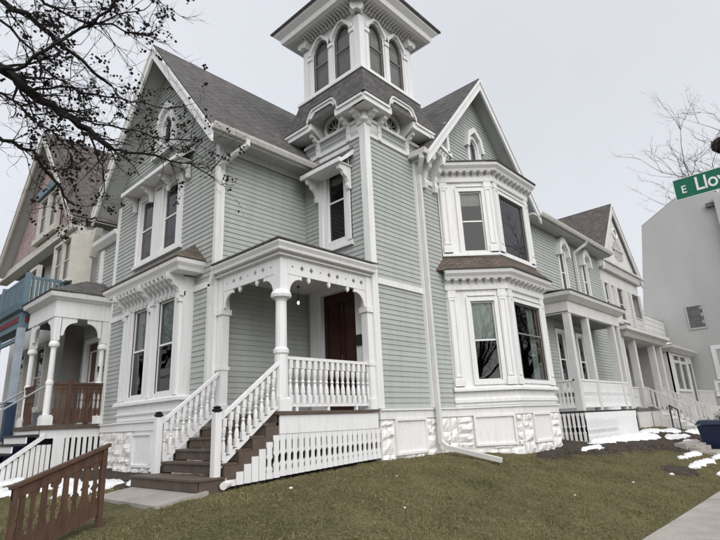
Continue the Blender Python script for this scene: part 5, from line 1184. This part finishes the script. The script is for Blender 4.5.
# ------------------------------------------------------------------ trees
def twigs(start, dirv, length, rad, rd, mb, depth, fruit=None, up=.15):
    p = Vector(start); d = Vector(dirv).normalized(); n = 4; pts = [p.copy()]
    for i in range(n):
        d = (d+Vector((rd.gauss(0, .22), rd.gauss(0, .22), rd.gauss(0, .2)+up*.4))).normalized(); p = p+d*length/n; pts.append(p.copy())
    mb.tube(pts, [rad*(1-.75*i/n) for i in range(n+1)], 3 if rad < .012 else 5, False)
    if depth:
        for k in range(rd.randint(2, 4)):
            i = rd.randint(1, n); q = pts[i]; a = Vector((rd.gauss(0, 1), rd.gauss(0, 1), rd.gauss(0, .8))); twigs(q, d*1.1+a*.75, length*rd.uniform(.35, .65), rad*.55, rd, mb, depth-1, fruit, up)
    elif fruit is not None and rd.random() < .2: fruit.append(pts[-1])
LIMBS = dict(
    A=[(-9.25, -1.55, 1.2), (-8.83, -1.6, 2.35), (-8.11, -2.23, 2.85), (-7.64, -2.52, 2.71), (-7.39, -2.61, 2.63), (-7.16, -2.64, 2.5), (-6.94, -2.69, 2.39), (-6.72, -2.73, 2.28), (-6.51, -2.75, 2.17)],
    B=[(-9.2, -1.6, 1.6), (-8.8, -2.2, 2.9), (-8.26, -2.66, 3.5), (-7.78, -2.79, 3.31), (-7.45, -2.88, 3.06), (-7.26, -2.9, 2.98), (-7.08, -2.91, 2.9), (-6.89, -2.92, 2.79), (-6.61, -2.87, 2.71)],
    C=[(-7.38, -2.61, 2.62), (-7.27, -2.87, 2.57), (-7.15, -3.2, 2.68), (-7.03, -3.5, 2.73), (-6.94, -3.77, 2.77), (-6.85, -3.92, 2.9)],
    D=[(-9.2, -1.5, 1.5), (-8.6, -1.5, 2.6), (-8.06, -1.8, 2.81), (-7.53, -2.09, 2.48), (-7.23, -2.16, 2.24), (-6.98, -2.25, 2.18), (-6.74, -2.23, 1.89), (-6.59, -2.19, 1.8)],
    E=[(-7.16, -2.64, 2.5), (-6.98, -2.73, 2.59), (-6.73, -2.84, 2.58), (-6.45, -2.87, 2.65), (-6.12, -2.93, 2.68)],
    F=[(-8.26, -2.66, 3.5), (-7.46, -3.21, 3.13), (-7.29, -3.29, 2.89), (-7.09, -3.33, 2.84), (-6.86, -3.43, 2.84), (-6.6, -3.55, 2.83)],
    G=[(-6.51, -2.75, 2.17), (-6.33, -2.8, 2.19), (-6.13, -2.87, 2.21), (-5.88, -2.96, 2.16), (-5.67, -3.01, 2.08)],
    H=[(-6.94, -2.69, 2.39), (-6.75, -2.73, 2.37), (-6.5, -2.84, 2.35), (-6.22, -2.84, 2.36), (-5.84, -2.96, 2.42)],
    I=[(-7.03, -3.5, 2.73), (-6.88, -3.6, 2.83), (-6.72, -3.7, 2.91)],
    J=[(-6.72, -2.73, 2.28), (-6.57, -2.65, 2.09), (-6.47, -2.53, 1.92)],
    K=[(-7.78, -2.79, 3.31), (-7.48, -2.91, 2.85), (-7.26, -2.93, 2.69), (-7.1, -2.9, 2.56), (-6.91, -2.92, 2.5)],
    L=[(-7.64, -2.52, 2.71), (-7.41, -2.66, 2.44), (-7.15, -2.71, 2.26), (-6.92, -2.74, 2.11), (-6.75, -2.85, 1.94)])
RADL = dict(A=(.070, .022), B=(.042, .010), C=(.018, .007), D=(.034, .009), E=(.012, .005), F=(.018, .006), G=(.014, .005), H=(.011, .005), I=(.009, .004), J=(.012, .005), K=(.015, .005), L=(.015, .005))
TR = thing('crabapple_tree', 'bare dark crabapple tree reaching in from the upper left with dried fruit clusters', 'tree', (-9.3, -1.5, -1.9))
rd = random.Random(11)
tr = MB(); tr.tube([(-9.3, -1.5, -1.95), (-9.32, -1.48, -.8), (-9.25, -1.55, .4), (-9.2, -1.55, 1.3), (-9.2, -1.6, 1.7)], [.17, .14, .125, .11, .07], 10); trunk = tr.build('trunk', 'bark', TR, smooth=True)
tw = MB(); fr_ = []
for k, P in LIMBS.items():
    P = [Vector(p) for p in P]; a, b = RADL[k]; n = len(P)
    Q = []; 
    for i in range(n-1):
        for s in range(3):
            q = P[i].lerp(P[i+1], s/3); 
            if s or i: q = q+Vector((rd.gauss(0, .012), rd.gauss(0, .012), rd.gauss(0, .012)))
            Q.append(q)
    Q.append(P[-1]); rr_ = [a+(b-a)*(i/(len(Q)-1))**.7 for i in range(len(Q))]
    MB().tube(Q, rr_, 8 if a > .03 else 5).build('limb', 'bark', TR, smooth=True)
    for i in range(3, len(Q)):
        for r_ in range(rd.randint(1, 3)):
            d = (Q[i]-Q[i-1]).normalized(); off = Vector((rd.gauss(0, 1), rd.gauss(0, 1), rd.gauss(0, .9)))
            twigs(Q[i], d*.9+off*.7, rd.uniform(.16, .46), max(.0045, rr_[i]*.36), rd, tw, 2, fr_)
tw.build('crown', 'bark', TR)
fm = MB(); ico = [(0, 0, 1), (.94, 0, .33), (-.47, .82, .33), (-.47, -.82, .33), (.47, .82, -.33), (-.94, 0, -.33), (.47, -.82, -.33), (0, 0, -1)]
icf = [(0, 1, 2), (0, 2, 3), (0, 3, 1), (1, 4, 2), (2, 5, 3), (3, 6, 1), (2, 4, 5), (3, 5, 6), (1, 6, 4), (7, 5, 4), (7, 6, 5), (7, 4, 6)]
for c in fr_:
    for k in range(rd.randint(2, 6)):
        o = c+Vector((rd.gauss(0, .018), rd.gauss(0, .018), rd.gauss(-.01, .018))); s = rd.uniform(.008, .017); fm.add([o+Vector(v)*s*rd.uniform(.8, 1.2) for v in ico], icf)
fm.build('fruit', 'fruit', TR, kind='stuff')

def bare_tree(name, label, base, h, spread, seed, n1=9, mtrunk='greybark', mtw='twig', group=None, r_=1):
    rd = random.Random(seed); t = thing(name, label, 'tree', base, group); b = Vector(base)
    mb = MB(); top = b+Vector((rd.gauss(0, .3), rd.gauss(0, .3), h*.45)); r0 = h*.022*r_; pts = [b, b.lerp(top, .5)+Vector((.1, -.1, 0)), top]
    mb.tube(pts, [r0, r0*.8, r0*.6], 8); tw = MB()
    for k in range(n1):
        a = 6.28*k/n1+rd.uniform(-.3, .3); e = rd.uniform(.5, 1.25); st = b.lerp(top, rd.uniform(.65, 1)); L = h*rd.uniform(.38, .58); p = st; d = Vector((math.cos(a)*math.cos(e)*spread, math.sin(a)*math.cos(e)*spread, math.sin(e))).normalized(); P = [p]
        for i in range(5):
            d = (d+Vector((rd.gauss(0, .15), rd.gauss(0, .15), rd.gauss(.05, .12)))).normalized(); p = p+d*L/5; P.append(p)
            for q in range(3): twigs(p, d+Vector((rd.gauss(0, .8), rd.gauss(0, .8), rd.gauss(.2, .6))), L*rd.uniform(.25, .45), r0*.09, rd, tw, 3, None)
        mb.tube(P, [r0*.42*(1-.8*i/5) for i in range(6)], 6)
    mb.build('trunk', mtrunk, t, smooth=True); tw.build('crown', mtw, t); return t
bare_tree('bare_tree', 'bare pale tree rising behind the grey gable building', (46, -7.0, -1.5), 25.0, .75, 5, 22, r_=.75)
nst = MB(); rd = random.Random(4)
for k in range(420):
    a = Vector((rd.gauss(0, 1), rd.gauss(0, 1), rd.gauss(0, 1))).normalized(); c = Vector((44.5, -2.9, 22.0))+Vector((a.x*.75, a.y*.75, a.z*.6))*rd.uniform(.4, 1); t_ = a.cross(Vector((rd.gauss(0, 1), rd.gauss(0, 1), rd.gauss(0, 1)))).normalized(); nst.tube([c-t_*.4, c+a*.05, c+t_*.4], .05, 3)
tag(nst.build('squirrel_nest', 'shrub'), 'round dark leaf nest high in the bare tree behind the sign', 'nest')
st = bare_tree('reflection_tree', 'unseen bare tree added for window reflections, on the right verge nearest the corner', (17, -10.6, -1.9), 11, .9, 21, 12, 'bark', 'bark', 'unseen bare trees added for window reflections')  # out-of-view trees, added so the window panes reflect dark branches
for x, y, rz, sc, lb in ((25.5, -11.5, 1.2, 1.2, 'second unseen bare tree added for reflections, along the right verge from the corner'), (34, -12, 2.4, 1.3, 'third unseen bare tree added for reflections, along the right verge from the corner'), (45, -13, 3.9, 1.3, 'farthest unseen bare tree added for reflections, along the right verge'),
                         (-11, 15.5, 1.9, 1.0, 'unseen bare tree added for reflections, on the left verge nearest the corner'), (-11, 23, 4.4, 1.1, 'second unseen bare tree added for reflections, along the left verge from the corner'), (-11.2, 32, .9, 1.1, 'farthest unseen bare tree added for reflections, along the left verge'),
                         (-25, -19, 2.2, 1.2, 'unseen bare tree added for reflections, on the far corner diagonally across the crossing'), (-20, -26, 3.3, 1.3, 'unseen bare tree added for reflections, across the right street, closest to the crossing'), (-31, -27, .4, 1.3, 'tallest unseen bare tree added for reflections, behind the others across the crossing'), (-29, -12, 5.2, 1.2, 'unseen bare tree added for reflections, across the left street, closest to the crossing'), (-14, -30, 1.4, 1.2, 'unseen bare tree added for reflections, across the right street, facing the lawn')):
    c = st.copy(); C.objects.link(c); c.location = (x, y, -1.9); c.rotation_euler = (0, 0, rz); c.scale = (sc,)*3; c['label'] = lb
    for ch in list(st.children):
        d = ch.copy(); C.objects.link(d); d.parent = c; d.matrix_parent_inverse = Matrix.Translation(-Vector(ROOT[st.name]))
# a broom leaning on the left porch
BRM = thing('broom', 'broom leaning by the box bay on the side porch', 'broom', (XW-.3, LY0+.25, .03))
MB().tube([(XW-.35, LY0+.2, .05), (XW-.12, LY0+.1, 1.25)], .014, 6).build('handle', 'stick', BRM); MB().hexa([(XW-.16, LY0+.06, 1.2), (XW-.06, LY0+.06, 1.2), (XW-.06, LY0+.12, 1.2), (XW-.16, LY0+.12, 1.2), (XW-.17, LY0+.05, 1.5), (XW-.03, LY0+.05, 1.5), (XW-.03, LY0+.13, 1.5), (XW-.17, LY0+.13, 1.5)]).build('bristles', 'shrub', BRM)
